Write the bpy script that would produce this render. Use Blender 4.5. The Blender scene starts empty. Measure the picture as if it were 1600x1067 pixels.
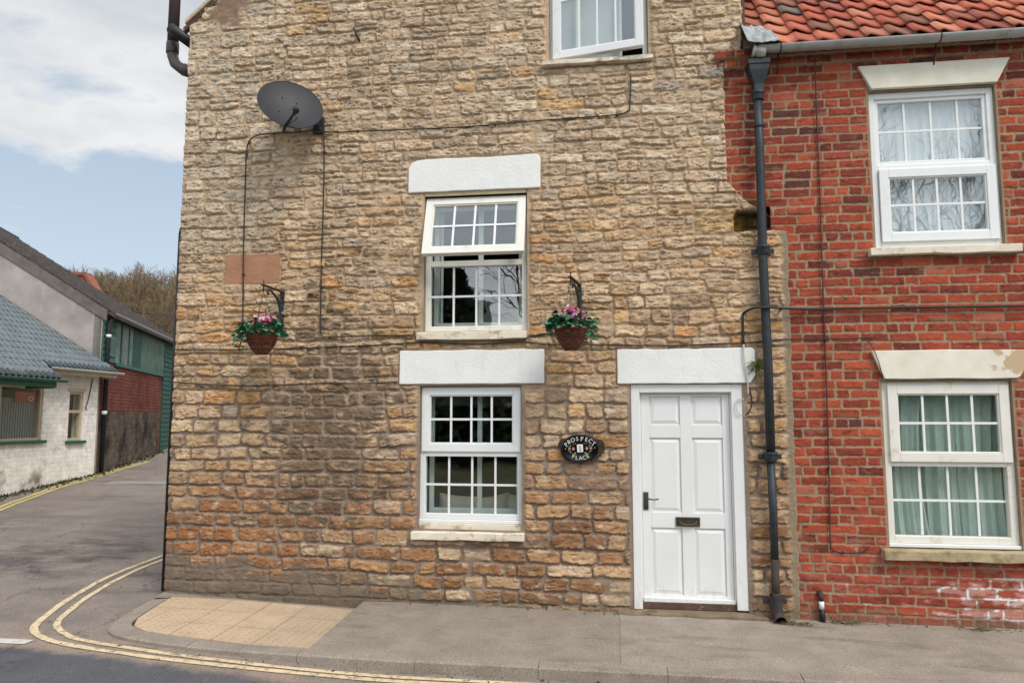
import bpy, bmesh, math, random
import numpy as np
from mathutils import Vector, Matrix
rnd = random.Random(7)
R = math.radians
sc = bpy.context.scene
col = sc.collection

# ------------------------------------------------------------------ helpers
def lin(c):
    return tuple((v/255/12.92 if v/255 <= .04045 else ((v/255+.055)/1.055)**2.4) for v in c)
def link(o):
    col.objects.link(o); return o
def tag(o, label=None, cat=None, group=None, kind=None):
    if label: o['label'] = label
    if cat: o['category'] = cat
    if group: o['group'] = group
    if kind: o['kind'] = kind
    return o
def empty(name, loc, label, cat, group=None):
    o = link(bpy.data.objects.new(name, None)); o.location = loc; o.empty_display_size = .1
    o.rotation_euler = (0, 0, 0)
    return tag(o, label, cat, group)
def root_loc(p):
    v = Vector((0, 0, 0)); q = p
    while q is not None:
        if q.type == 'EMPTY': v = Vector(q.location)
        q = q.parent
    return v
def setparent(o, p):
    o.parent = p
    if p.type == 'EMPTY': o.matrix_parent_inverse = Matrix.Translation(-Vector(p.location))
class MB:
    def __init__(s): s.v = []; s.f = []; s.c = []; s.smooth = []
    def add(s, vs, fs, sm=False, c=None):
        b = len(s.v); s.v.extend([tuple(q) for q in vs])
        for f in fs: s.f.append(tuple(i+b for i in f)); s.smooth.append(sm); s.c.append(c)
        return s
    def box(s, x0, x1, y0, y1, z0, z1, M=None, c=None):
        vs = [(x0,y0,z0),(x1,y0,z0),(x1,y1,z0),(x0,y1,z0),(x0,y0,z1),(x1,y0,z1),(x1,y1,z1),(x0,y1,z1)]
        if M is not None: vs = [M @ Vector(q) for q in vs]
        return s.add(vs, [(0,3,2,1),(4,5,6,7),(0,1,5,4),(1,2,6,5),(2,3,7,6),(3,0,4,7)], c=c)
    def frame(s, x0, x1, z0, z1, w, y0, y1, M=None, wb=None, wt=None):
        wb = wb or w; wt = wt or w
        s.box(x0, x0+w, y0, y1, z0, z1, M); s.box(x1-w, x1, y0, y1, z0, z1, M)
        s.box(x0+w, x1-w, y0, y1, z0, z0+wb, M); s.box(x0+w, x1-w, y0, y1, z1-wt, z1, M); return s
    def prism(s, poly, y0, y1, M=None):           # poly of (x,z), counter-clockwise seen from -y
        n = len(poly)
        vs = [(x,y0,z) for x,z in poly]+[(x,y1,z) for x,z in poly]
        if M is not None: vs = [M @ Vector(q) for q in vs]
        fs = [tuple(range(n)), tuple(range(2*n-1, n-1, -1))]+[(i, n+i, n+(i+1)%n, (i+1)%n) for i in range(n)]
        return s.add(vs, fs)
    def tube(s, pts, r, n=8, cap=True, c=None):
        pts = [Vector(p) for p in pts]; m = len(pts)
        rs = r if isinstance(r, (list, tuple)) else [r]*m
        vs = []; ref = None
        for i, p in enumerate(pts):
            d = (pts[min(i+1,m-1)]-pts[max(i-1,0)]).normalized()
            if ref is None:
                ref = Vector((0,0,1)) if abs(d.z) < .9 else Vector((1,0,0))
            u = d.cross(ref); u.normalize(); w = u.cross(d); w.normalize(); ref = w
            for k in range(n):
                a = 2*math.pi*k/n; vs.append(p+(u*math.cos(a)+w*math.sin(a))*rs[i])
        fs = [(i*n+k, i*n+(k+1)%n, (i+1)*n+(k+1)%n, (i+1)*n+k) for i in range(m-1) for k in range(n)]
        if cap: fs += [tuple(range(n-1,-1,-1)), tuple(range((m-1)*n, m*n))]
        return s.add(vs, fs, True, c)
    def lathe(s, prof, cx, cy, n=24, sx=1, sy=1):       # prof of (r,z)
        vs = [(cx+r*sx*math.cos(2*math.pi*k/n), cy+r*sy*math.sin(2*math.pi*k/n), z) for r, z in prof for k in range(n)]
        fs = [(i*n+k, i*n+(k+1)%n, (i+1)*n+(k+1)%n, (i+1)*n+k) for i in range(len(prof)-1) for k in range(n)]
        return s.add(vs, fs, True)
    def build(s, name, mat, parent=None, bev=0, auto=False):
        me = bpy.data.meshes.new(name); me.from_pydata(s.v, [], s.f)
        me.polygons.foreach_set('use_smooth', s.smooth)
        if any(c is not None for c in s.c):
            at = me.color_attributes.new('Col', 'FLOAT_COLOR', 'CORNER')
            arr = []
            for f, c in zip(s.f, s.c):
                q = tuple(c or (1,1,1)); arr.extend((q+(1,))*len(f))
            at.data.foreach_set('color', arr)
        me.materials.append(mat); me.validate(); me.update()
        o = link(bpy.data.objects.new(name, me))
        if parent is not None: setparent(o, parent)
        if bev:
            b = o.modifiers.new('b', 'BEVEL'); b.width = bev; b.segments = 2; b.limit_method = 'ANGLE'; b.angle_limit = R(40)
        return o
def grid_mesh(name, P, mask, mat, colr=None, parent=None, smooth=True):
    """P: (ny,nx,3) points; mask: (ny-1,nx-1) of kept quads; colr: (ny,nx,3) linear"""
    ny, nx = P.shape[:2]
    idx = np.arange(ny*nx).reshape(ny, nx)
    q = np.stack([idx[:-1,:-1], idx[:-1,1:], idx[1:,1:], idx[1:,:-1]], -1)[mask]
    used = np.zeros(ny*nx, bool); used[q.ravel()] = True
    re = np.cumsum(used)-1
    q = re[q].astype(np.int32); V = P.reshape(-1,3)[used].astype(np.float32)
    me = bpy.data.meshes.new(name)
    me.vertices.add(len(V)); me.vertices.foreach_set('co', V.ravel())
    me.loops.add(q.size); me.loops.foreach_set('vertex_index', q.ravel())
    me.polygons.add(len(q)); me.polygons.foreach_set('loop_start', np.arange(0, q.size, 4, dtype=np.int32))
    me.polygons.foreach_set('use_smooth', np.full(len(q), smooth))
    me.update(calc_edges=True)
    if colr is not None:
        at = me.color_attributes.new('Col', 'FLOAT_COLOR', 'POINT')
        c4 = np.ones((len(V), 4), np.float32); c4[:, :3] = colr.reshape(-1,3)[used]
        at.data.foreach_set('color', c4.ravel())
    me.materials.append(mat)
    o = link(bpy.data.objects.new(name, me))
    if parent is not None: setparent(o, parent)
    return o
def perlin(x, y, seed=0):
    r = np.random.RandomState(seed); perm = np.tile(r.permutation(256), 3)
    ang = r.rand(256)*2*np.pi; gx = np.cos(ang); gy = np.sin(ang)
    xi = np.floor(x).astype(int); yi = np.floor(y).astype(int); xf = x-xi; yf = y-yi; xi &= 255; yi &= 255
    u = xf**3*(xf*(xf*6-15)+10); v = yf**3*(yf*(yf*6-15)+10)
    def g(a, b, dx, dy):
        h = perm[perm[a]+b]; return gx[h]*dx+gy[h]*dy
    n0 = g(xi, yi, xf, yf)*(1-u)+g(xi+1, yi, xf-1, yf)*u
    n1 = g(xi, yi+1, xf, yf-1)*(1-u)+g(xi+1, yi+1, xf-1, yf-1)*u
    return (n0*(1-v)+n1*v)*1.5
def fbm(x, y, seed=0, o=4, g=.5):
    s = 0; a = 1; t = 0
    for i in range(o):
        s = s+a*perlin(x*2**i, y*2**i, seed+i*17); t += a; a *= g
    return s/t*1.3
def sstep(a, b, x):
    t = np.clip((x-a)/(b-a), 0, 1); return t*t*(3-2*t)

# ------------------------------------------------------------------ materials
class NT:
    def __init__(s, name):
        s.m = bpy.data.materials.new(name); s.m.use_nodes = True; s.t = s.m.node_tree; s.t.nodes.clear()
        s.out = s.t.nodes.new('ShaderNodeOutputMaterial')
    def n(s, typ, ins=None, **kw):
        q = s.t.nodes.new('ShaderNode'+typ)
        for k, v in kw.items(): setattr(q, k, v)
        for k, v in (ins or {}).items():
            if isinstance(v, bpy.types.NodeSocket): s.t.links.new(v, q.inputs[k])
            else: q.inputs[k].default_value = v
        return q
    def noise(s, vec, scale, det=4, rough=.55): return s.n('TexNoise', {'Vector': vec, 'Scale': scale, 'Detail': det, 'Roughness': rough}).outputs[0]
    def ramp(s, f, stops):
        q = s.n('ValToRGB', {'Fac': f}); e = q.color_ramp.elements
        while len(e) < len(stops): e.new(.5)
        for i, (p, c) in enumerate(stops):
            e[i].position = p; e[i].color = tuple(c)+(1,) if len(c) == 3 else c
        return q.outputs[0]
    def mix(s, f, a, b, bl='MIX'):
        q = s.n('Mix', data_type='RGBA', blend_type=bl)
        for k, v in ((0, f), (6, a), (7, b)):
            if isinstance(v, bpy.types.NodeSocket): s.t.links.new(v, q.inputs[k])
            else: q.inputs[k].default_value = v if not isinstance(v, (tuple, list)) else tuple(v)[:3]+(1,)
        return q.outputs[2]
    def math(s, op, a, b=0., c=False): return s.n('Math', {0: a, 1: b}, operation=op, use_clamp=c).outputs[0]
    def bump(s, h, st=.3, d=.01): return s.n('Bump', {'Height': h, 'Strength': st, 'Distance': d}).outputs[0]
    def obj(s): return s.n('TexCoord').outputs['Object']
    def pos(s): return s.n('NewGeometry').outputs['Position']
    def bsdf(s, **k):
        q = s.n('BsdfPrincipled', {a.replace('_', ' '): (b if not (isinstance(b, tuple) and len(b) == 3) else b+(1,)) for a, b in k.items()})
        s.t.links.new(q.outputs[0], s.out.inputs[0]); return s.m
MATS = {}
def plain(name, rgb, rough=.5, var=.12, scale=12, metal=0., bump=.1, dirt=None, dscale=3., dlo=.55, dhi=.75, bscale=60, spec=.4):
    """a painted / weathered surface: base colour, broad variation, optional dirt stains, fine bump"""
    if name in MATS: return MATS[name]
    t = NT(name); p = t.pos(); c = lin(rgb)
    nz = t.noise(p, scale, 5, .6)
    colr = t.mix(t.ramp(nz, [(.3, (0,0,0)), (.7, (1,1,1))]), tuple(v*(1-var) for v in c), tuple(min(1, v*(1+var)) for v in c))
    if dirt:
        colr = t.mix(t.ramp(t.noise(p, dscale, 6, .65), [(dlo, (0,0,0)), (dhi, (1,1,1))]), colr, lin(dirt))
    MATS[name] = t.bsdf(Base_Color=colr, Roughness=rough, Metallic=metal, Normal=t.bump(t.noise(p, bscale, 4), bump, .01), Specular_IOR_Level=spec)
    return MATS[name]
def attr_mat(name, rough=.92, fine=60, amt=.25, bump=.5, bd=.004, spec=.2):
    t = NT(name); a = t.n('VertexColor', layer_name='Col').outputs[0]; p = t.pos()
    f = t.ramp(t.noise(p, fine, 5, .65), [(.25, (1-amt,)*3), (.75, (1+amt,)*3)])
    return t.bsdf(Base_Color=t.mix(1., a, f, 'MULTIPLY'), Roughness=rough, Normal=t.bump(t.noise(p, fine*2.2, 5, .7), bump, bd), Specular_IOR_Level=spec)

M_stone = attr_mat('rubble_stone', amt=.22, bump=.8, bd=.006, spec=.15)
M_brick = attr_mat('red_brick', amt=.16, fine=90, bump=.5, bd=.003, spec=.2)
M_tile = attr_mat('clay_pantile', rough=.8, amt=.25, fine=35, bump=.4, spec=.25)
M_leaf = attr_mat('artificial_leaf', rough=.45, amt=.15, bump=.05, spec=.5)
M_white = plain('white_upvc', (232,233,232), .35, .02, 4, bump=.02, dirt=(205,198,182), dscale=5, dlo=.6, dhi=.85)
M_cream = plain('white_upvc_weathered', (230,226,216), .45, .04, 5, bump=.03, dirt=(188,172,140), dscale=6, dlo=.58, dhi=.8)
t = NT('white_masonry_paint'); p = t.pos()
c = t.mix(t.ramp(t.noise(p, 6, 5, .6), [(.3,(0,0,0)),(.7,(1,1,1))]), lin((232,231,227)), lin((239,238,235)))
st_ = t.noise(t.n('Mapping', {'Vector': p, 'Scale': (9., 9., .9)}).outputs[0], 1.6, 5, .6)
c = t.mix(t.ramp(st_, [(.60,(0,0,0)),(.78,(.32,.32,.32))]), c, lin((204,197,184)))
c = t.mix(t.ramp(t.noise(p, 28, 5, .7), [(.69,(0,0,0)),(.76,(.5,.5,.5))]), c, lin((180,168,148)))
M_lintel = t.bsdf(Base_Color=c, Roughness=.75, Normal=t.bump(t.math('ADD', t.noise(p, 40, 5, .65), t.math('MULTIPLY', t.noise(p, 5, 3), 1.5)), .4, .008), Specular_IOR_Level=.2)
t = NT('white_gloss_paint'); p = t.pos(); sz = t.n('SeparateXYZ', {0: p}).outputs[2]
c = t.mix(t.ramp(t.noise(p, 3, 4), [(.3,(0,0,0)),(.7,(1,1,1))]), lin((228,228,227)), lin((235,235,233)))
lo_ = t.n('MapRange', {'Value': sz, 'From Min': .05, 'From Max': .42, 'To Min': .22, 'To Max': 0.}).outputs[0]
c = t.mix(t.ramp(t.math('ADD', t.noise(t.n('Mapping', {'Vector': p, 'Scale': (2.,2.,.8)}).outputs[0], 9, 6, .7), lo_), [(.66,(0,0,0)),(.84,(.4,.4,.4))]), c, lin((186,176,160)))
M_door = t.bsdf(Base_Color=c, Roughness=.28, Normal=t.bump(t.noise(t.n('Mapping', {'Vector': p, 'Scale': (3.,3.,.6)}).outputs[0], 26, 4), .06, .006), Specular_IOR_Level=.45)
M_sill = plain('painted_stone_sill', (226,216,196), .7, .06, 9, bump=.3, dirt=(150,124,86), dscale=7, dlo=.52, dhi=.68, bscale=50, spec=.2)
M_sillstone = plain('buff_stone_sill', (176,160,128), .85, .12, 9, bump=.4, dirt=(128,112,84), dscale=6, dlo=.5, dhi=.7, bscale=60, spec=.15)
M_black = plain('black_painted_iron', (44,50,54), .5, .3, 14, bump=.25, dirt=(86,64,50), dscale=7, dlo=.66, dhi=.78, bscale=50)
M_rust = plain('rusty_black_iron', (58,52,50), .75, .3, 14, bump=.4, dirt=(104,62,48), dscale=9, dlo=.52, dhi=.72, bscale=60)
M_blackplastic = plain('black_plastic', (30,31,33), .5, .15, 8, bump=.05)
M_brownplastic = plain('brown_plastic_pipe', (78,68,66), .4, .1, 5, bump=.03)
M_greyplastic = plain('grey_plastic_gutter', (176,174,168), .5, .08, 4, bump=.06, dirt=(122,114,104), dscale=4, dlo=.55, dhi=.78)
M_cable = plain('dark_cable_sheath', (46,44,44), .6, .2, 9, bump=.05)
M_palecable = plain('white_cable_sheath', (206,200,192), .5, .1, 9, bump=.05)
M_lead = plain('weathered_lead', (142,146,148), .55, .3, 9, metal=.2, bump=.5, dirt=(176,178,176), dscale=8, dlo=.5, dhi=.65, bscale=25)
M_mortar = plain('sand_mortar', (150,134,112), .95, .18, 12, bump=.6, dirt=(118,104,86), dscale=4, bscale=70, spec=.1)
M_wood_dark = plain('dark_rustic_wood', (58,46,36), .8, .4, 22, bump=.6, bscale=50)
M_gloss_black = plain('gloss_black_plaque', (14,14,17), .16, .1, 5, bump=.01)
M_letter = plain('plaque_white_paint', (226,226,222), .4, .03, 20, bump=.02)
M_bronze = plain('aged_bronze', (92,88,74), .45, .2, 40, metal=.6, bump=.15)
M_slotdark = plain('letter_flap_brown', (78,62,54), .5, .2, 30, metal=.3, bump=.15)
M_dish = plain('dark_grey_mesh_dish', (42,43,46), .55, .08, 9, bump=.08, dirt=(54,54,54), dscale=3)
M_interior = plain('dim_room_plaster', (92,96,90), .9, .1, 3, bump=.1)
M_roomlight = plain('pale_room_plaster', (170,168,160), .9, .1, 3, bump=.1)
M_frame2 = plain('pale_secondary_frame', (206,214,208), .5, .04, 5, bump=.02)
M_step = plain('worn_stone_step', (128,112,92), .9, .2, 8, bump=.5, dirt=(92,80,66), dscale=5, bscale=50, spec=.15)
M_timber_dark = plain('weathered_sill_board', (92,72,60), .85, .25, 14, bump=.5, dirt=(150,140,120), dscale=12, dlo=.6, dhi=.7)
M_cushion = plain('cream_woven_cushion', (224,216,188), .95, .1, 30, bump=.4, bscale=120)
M_petal = attr_mat('fabric_petal', rough=.7, amt=.1, bump=.1)

def glass_mat(name, f0, wav=.06):
    t = NT(name); p = t.pos()
    fc = t.n('LayerWeight', {'Blend': .5}).outputs['Facing']
    f = t.math('ADD', t.math('MULTIPLY', t.math('POWER', fc, 5.), 1-f0), f0, True)
    gl = t.n('BsdfGlossy', {'Color': (.97,.99,1,1), 'Roughness': .0, 'Normal': t.bump(t.noise(p, 2.6, 2), wav, .02)})
    tr = t.n('BsdfTransparent', {'Color': (.95,.975,.965,1)})
    mx = t.n('MixShader', {0: f, 1: tr.outputs[0], 2: gl.outputs[0]})
    t.t.links.new(mx.outputs[0], t.out.inputs[0]); return t.m
M_glass = glass_mat('double_glazing', .115)
def curtain_mat(name, rgb, tr=.35):
    t = NT(name); p = t.pos(); c = lin(rgb)+(1,)
    nz = t.mix(t.ramp(t.noise(p, 30, 3), [(.3, (0,0,0)), (.7, (1,1,1))]), tuple(v*.93 for v in c[:3]), c[:3])
    d = t.n('BsdfDiffuse', {'Color': nz}); l = t.n('BsdfTranslucent', {'Color': nz})
    mx = t.n('MixShader', {0: tr, 1: d.outputs[0], 2: l.outputs[0]})
    t.t.links.new(mx.outputs[0], t.out.inputs[0]); return t.m
M_net = curtain_mat('white_net_curtain', (240,240,244), .12)
M_curtain = curtain_mat('pale_green_curtain', (204,220,212), .12)
M_blind = curtain_mat('white_roller_blind', (228,234,236))

# ------------------------------------------------------------------ light, sky, camera
W = bpy.data.worlds.new('World'); sc.world = W; W.use_nodes = True
nt = W.node_tree; nt.nodes.clear()
SUN_EL, SUN_AZ = R(50), R(138)          # azimuth clockwise from +Y: veiled sun behind and to the right of the camera
sund = Vector((math.sin(SUN_AZ)*math.cos(SUN_EL), math.cos(SUN_AZ)*math.cos(SUN_EL), math.sin(SUN_EL)))
def wn(typ, ins=None, **kw):
    q = nt.nodes.new('ShaderNode'+typ)
    for k, v in kw.items(): setattr(q, k, v)
    for k, v in (ins or {}).items():
        if isinstance(v, bpy.types.NodeSocket): nt.links.new(v, q.inputs[k])
        else: q.inputs[k].default_value = v
    return q
def wmath(op, a, b=0., c=False): return wn('Math', {0: a, 1: b}, operation=op, use_clamp=c).outputs[0]
sky = wn('TexSky', sky_type='NISHITA', sun_disc=False, sun_elevation=SUN_EL, sun_rotation=SUN_AZ)
sky.air_density = 1.0; sky.dust_density = 1.2; sky.ozone_density = 1.5
dirn = wn('TexCoord').outputs['Generated']
sep = wn('SeparateXYZ', {0: dirn}); dz = sep.outputs[2]
den = wmath('ADD', wmath('MAXIMUM', dz, 0.), .16)
cp = wn('CombineXYZ', {0: wmath('DIVIDE', sep.outputs[0], den), 1: wmath('DIVIDE', sep.outputs[1], den), 2: 0.}).outputs[0]
off = wn('VectorMath', {0: cp, 1: (3.1, 7.4, .0)}, operation='ADD').outputs[0]
n1 = wn('TexNoise', {'Vector': off, 'Scale': 1.75, 'Detail': 9, 'Roughness': .54, 'Distortion': .15}).outputs[0]
n2 = wn('TexNoise', {'Vector': off, 'Scale': .8, 'Detail': 5, 'Roughness': .5}).outputs[0]
nw = wn('VectorMath', {0: dirn, 1: (-.60,.78,.1)}, operation='DOT_PRODUCT').outputs['Value']
clear = wn('MapRange', {'Value': nw, 'From Min': .1, 'From Max': .7, 'To Min': 0., 'To Max': 1.}, interpolation_type='SMOOTHSTEP').outputs[0]
bias0 = wn('MapRange', {'Value': dz, 'From Min': .235, 'From Max': .355, 'To Min': -.30, 'To Max': 0.}, interpolation_type='SMOOTHSTEP').outputs[0]
bias = wmath('ADD', wmath('MULTIPLY', bias0, clear), .16)
dens = wmath('ADD', n1, bias)
cm = wn('ValToRGB', {'Fac': dens}); cm.color_ramp.elements[0].position = .48; cm.color_ramp.elements[1].position = .57
thick = wn('ValToRGB', {'Fac': wmath('ADD', wmath('MULTIPLY', dens, .5), wmath('MULTIPLY', n2, .5))})
e = thick.color_ramp.elements; e[0].position = .48; e[0].color = (8.6,8.7,8.8,1); e[1].position = .61; e[1].color = (5.3,5.8,6.3,1)
dot = wn('VectorMath', {0: dirn, 1: tuple(sund)}, operation='DOT_PRODUCT').outputs['Value']
glow = wn('MapRange', {'Value': dot, 'From Min': -.15, 'From Max': .6, 'To Min': .95, 'To Max': 2.0}, interpolation_type='SMOOTHSTEP').outputs[0]
cc = wn('Mix', {0: 1., 6: thick.outputs[0], 7: wn('CombineColor', {0: glow, 1: glow, 2: glow}).outputs[0]}, data_type='RGBA', blend_type='MULTIPLY', clamp_factor=False)
# pale haze near the horizon
hz = wn('MapRange', {'Value': dz, 'From Min': 0., 'From Max': .45, 'To Min': .85, 'To Max': .45}).outputs[0]
hazy = wn('Mix', {0: hz, 6: sky.outputs[0], 7: (6.6,7.7,8.7,1)}, data_type='RGBA')
mx = wn('Mix', {0: cm.outputs[0], 6: hazy.outputs[2], 7: cc.outputs[2]}, data_type='RGBA')
bg = wn('Background', {'Color': mx.outputs[2], 'Strength': .1}); wo = wn('OutputWorld', {'Surface': bg.outputs[0]})
sl = bpy.data.lights.new('sun', 'SUN'); sl.energy = 2.0; sl.angle = R(20); sl.color = (1,.95,.88)
so = link(bpy.data.objects.new('sun', sl)); so.rotation_euler = (-sund).to_track_quat('-Z', 'Y').to_euler(); so.location = sund*30
cam = bpy.data.cameras.new('camera'); co = link(bpy.data.objects.new('camera', cam)); sc.camera = co
cam.sensor_width = 36; cam.lens = 36*1150/1600; cam.clip_end = 3000; cam.clip_start = .05
co.location = (0, -6.9, 1.75); co.rotation_euler = (R(90+5.83), 0, R(7.9))
vs = sc.view_settings; vs.view_transform = 'Standard'; vs.look = 'None'; vs.gamma = 1; vs.exposure = 0.08; vs.use_curve_mapping = False

# ------------------------------------------------------------------ ground levels
def base_z(x): return -.02-.10*sstep(-4.2, -1.4, x)
def rise(y): return np.interp(y, [-60, -1, 2, 5.7, 8.4, 13.6, 40, 120], [0, 0, .05, .27, .50, .72, 2.2, 7.])
def road_z(x, y): return base_z(np.asarray(x, float))+rise(np.asarray(y, float))*sstep(-2.0, -4.5, np.asarray(x, float))
def pave_z(x, y): return .006-.009*np.asarray(x)+.025*np.asarray(y)

# ------------------------------------------------------------------ masonry surfaces built as relief
def stone_cells(X, Z, seed, hr, wr, mort):
    """coursed rubble: returns id, signed distance (negative inside a stone), centre z of every point"""
    rng = np.random.RandomState(seed)
    Zw = Z+.026*fbm(X/1.1, Z/.6, seed+1, 2)+.008*fbm(X/.26, Z/.22, seed+2, 2)*sstep(.9, 2.6, Z)+.006*fbm(X/.2, Z/.2, seed+4, 2)
    Xw = X+.016*fbm(X/.3, Z/.12, seed+3, 3)
    zs = [Z.min()-.2]
    while zs[-1] < Z.max()+.3:
        f = (zs[-1]-0)/6.
        zs.append(zs[-1]+rng.uniform(*hr(zs[-1])))
    zs = np.array(zs); k = np.clip(np.searchsorted(zs, Zw)-1, 0, len(zs)-2)
    ID = np.zeros(X.shape, int); SD = np.full(X.shape, .1); nid = 0; cz = {}
    x0, x1 = X.min()-.2, X.max()+.2
    for c in range(len(zs)-1):
        m = k == c
        if not m.any(): continue
        xs = [x0-rng.rand()*.3]
        while xs[-1] < x1: xs.append(xs[-1]+wr(zs[c], rng))
        xs = np.array(xs); xx = Xw[m]; zz = Zw[m]
        i = np.clip(np.searchsorted(xs, xx)-1, 0, len(xs)-2); ns = len(xs)-1
        jl = rng.uniform(.55, 1.35, (ns, 4))*mort(zs[c])          # joint half widths per side
        split = np.where(rng.rand(ns) < (.10 if zs[c] > 2.6 else .012), rng.uniform(.38, .62, ns), 0.)
        zb = np.full(xx.shape, zs[c]); zt = np.full(xx.shape, zs[c+1]); h = zt-zb
        sp = split[i]; up = (sp > 0) & (zz > zb+h*sp); lo = (sp > 0) & ~up
        zb = np.where(up, zb+h*sp, zb); zt = np.where(lo, zs[c]+h*sp, zt)
        L = xs[i]+jl[i,0]; Rr = xs[i+1]-jl[i,1]; B = zb+jl[i,2]*.8; T = zt-jl[i,3]*.8
        cx = (L+Rr)/2; czz = (B+T)/2; hx = np.maximum((Rr-L)/2, .012); hz_ = np.maximum((T-B)/2, .010)
        sk = rng.uniform(-.18, .18, ns)[i]; tl = rng.uniform(-.06, .06, ns)[i]
        px = xx-cx; pz = zz-czz; px = px-sk*pz; pz = pz-tl*px
        r = np.minimum(np.minimum(hx, hz_)*.85, rng.uniform(.012, .035, ns)[i])
        qx = np.abs(px)-hx+r; qz = np.abs(pz)-hz_+r
        SD[m] = np.hypot(np.maximum(qx, 0), np.maximum(qz, 0))+np.minimum(np.maximum(qx, qz), 0)-r
        ID[m] = nid+2*i+up; nid += 2*ns
    return ID, SD, nid

OPEN_S = [(-1.845,-.868,.70,2.045), (-1.826,-.812,2.57,3.945), (-.590,.372,5.20,7.0), (.150,1.152,-.2,2.05)]
LINTELS = [(-2.05,-.648,2.062,2.385), (-1.987,-.679,3.945,4.28), (.028,1.265,2.052,2.372)]
SILLS = [(-1.905,-.838,.612,.695), (-1.87,-.812,2.48,2.565), (-.66,.41,5.145,5.205)]
RED = (-3.90,-3.30,3.08,3.39)
def stone_wall(parent):
    st = .0072
    xs = np.arange(-4.41, 1.66, st); zs = np.arange(-.14, 6.35, st)
    X, Z = np.meshgrid(xs, zs); rng = np.random.RandomState(5)
    mort = lambda z: .0076 if z > 2.6 else (.0105 if z > 1.6 else .0118)
    hrA = lambda z: (.088,.128) if z > 3 else ((.10,.14) if z > 1.5 else (.118,.152))
    def wrA(z, r): return (r.choice([.11,.17,.23,.30,.40], p=[.06,.24,.34,.24,.12] if z > 1.3 else [.04,.14,.32,.32,.18])*r.uniform(.85,1.2))
    IA, SA, na = stone_cells(X, Z, 21, hrA, wrA, mort)
    IB, SB, nb = stone_cells(X, Z, 44, lambda z: (.118,.165), lambda z, r: r.choice([.2,.3,.42], p=[.4,.4,.2])*r.uniform(.9,1.2), lambda z: .0085)
    qz = (X < -3.38+.22*fbm(Z/.25, Z*0, 9, 2)) & (Z > 3.40)
    qd = np.where(qz, np.abs(X+3.40), 9.)
    ID = np.where(qz, IB+na+5, IA); SD = np.where(qz, SB, SA)
    # the large eroded stone beside the pipe and the smooth red block
    NID = na+nb+20
    for k, (a, b, c, d, r) in enumerate([RED+(.01,), (.76,1.20,3.44,3.675,.035)]):
        px = np.abs(X-(a+b)/2)-(b-a)/2+r; pz = np.abs(Z-(c+d)/2)-(d-c)/2+r
        s_ = np.hypot(np.maximum(px,0), np.maximum(pz,0))+np.minimum(np.maximum(px,pz),0)-r
        near = s_ < .014; SD = np.where(near, s_, SD); ID = np.where(near, na+nb+10+k, ID)
    edge_n = .013*fbm(X/.07, Z/.05, 3, 4)+.006*fbm(X/.018, Z/.018, 4, 2)
    SDn = SD+edge_n
    H = rng.uniform(.012, .032, NID)[ID]
    H = np.where(Z < 1.5, H*.9+.004, H*.85+.006)
    tiltz_ = rng.uniform(-.14, .10, NID)[ID]; tiltx = rng.uniform(-.04, .04, NID)[ID]
    # face relief: rock faced, with long horizontal fissures
    n_big = fbm(X/.14, Z/.055, 11, 5); n_f = fbm(X/.045, Z/.022, 12, 4)
    ridg = 1-np.abs(fbm(X/.20, Z/.045, 13, 4))*2.2
    off = rng.uniform(0, 50, NID)[ID]
    n_st = fbm(X/.09+off, Z/.05+off, 14, 4)
    pit = sstep(.30, .62, fbm(X/.07, Z/.04, 15, 4))
    rough = .75+.5*sstep(1.2, 3.4, Z)
    fis = sstep(.80, .98, ridg)*sstep(-.05, .3, fbm(X/.16+off, Z/.09, 16, 2))
    face = H+rough*(.0075*n_big+.0032*n_f+.0085*n_st-.013*fis-.010*pit)
    # local height within the course gives a slight batter to each stone
    prof = sstep(.0015, -.008, SDn)
    up_ = sstep(2.3, 3.2, Z)
    hm = .002+.0055*up_+.004*fbm(X/.12, Z/.08, 31, 4)+.0022*fbm(X/.02, Z/.02, 32, 3)
    # smears of pointing that run over the stone edges
    smear = sstep(.22, .5, fbm(X/.5, Z/.35, 33, 4))*sstep(-.028, .0, SDn)
    h = hm*(1-prof)+np.maximum(face, .001)*prof
    h = h*(1-.75*smear)+(hm+.012)*.75*smear
    # red block is dressed smooth
    red = ID == na+nb+10
    h = np.where(red & (SD < -.004), .016+.0015*n_f, h)
    big = ID == na+nb+11
    h = np.where(big, h+.006*n_big, h)
    # render patch high on the gable corner and cement skim along the left foot
    patch = sstep(.15, .45, .9-np.hypot((X+3.98)/.30, (Z-6.0)/.26)+.5*fbm(X/.25, Z/.2, 41, 4))
    h = h*(1-patch)+(.018+.006*fbm(X/.1, Z/.1, 42, 4))*patch
    skim = sstep(.0, .35, (.40-Z)/.35+(-2.9-X)/1.6*.55+.5*fbm(X/.35, Z/.16, 43, 4)-.25)*sstep(.62, .40, Z)
    h = h*(1-.6*skim)+(.014+.006*fbm(X/.09, Z/.05, 44, 4))*.6*skim
    # mortar margins round the openings, lintels and sills
    marg = np.zeros_like(X)
    for a, b, c, d in OPEN_S:
        dist = np.maximum(np.maximum(a-X, X-b), np.maximum(c-Z, Z-d))
        marg = np.maximum(marg, sstep(.055, .018, dist+.012*fbm(X/.06, Z/.06, 51, 3)))
    for a, b, c, d in LINTELS+SILLS:
        dist = np.maximum(np.maximum(a-X, X-b), np.maximum(c-Z, Z-d))
        marg = np.maximum(marg, sstep(.030, .006, dist+.010*fbm(X/.06, Z/.06, 52, 3)))
    h = h*(1-marg)+(.004+.003*n_f)*marg
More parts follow.
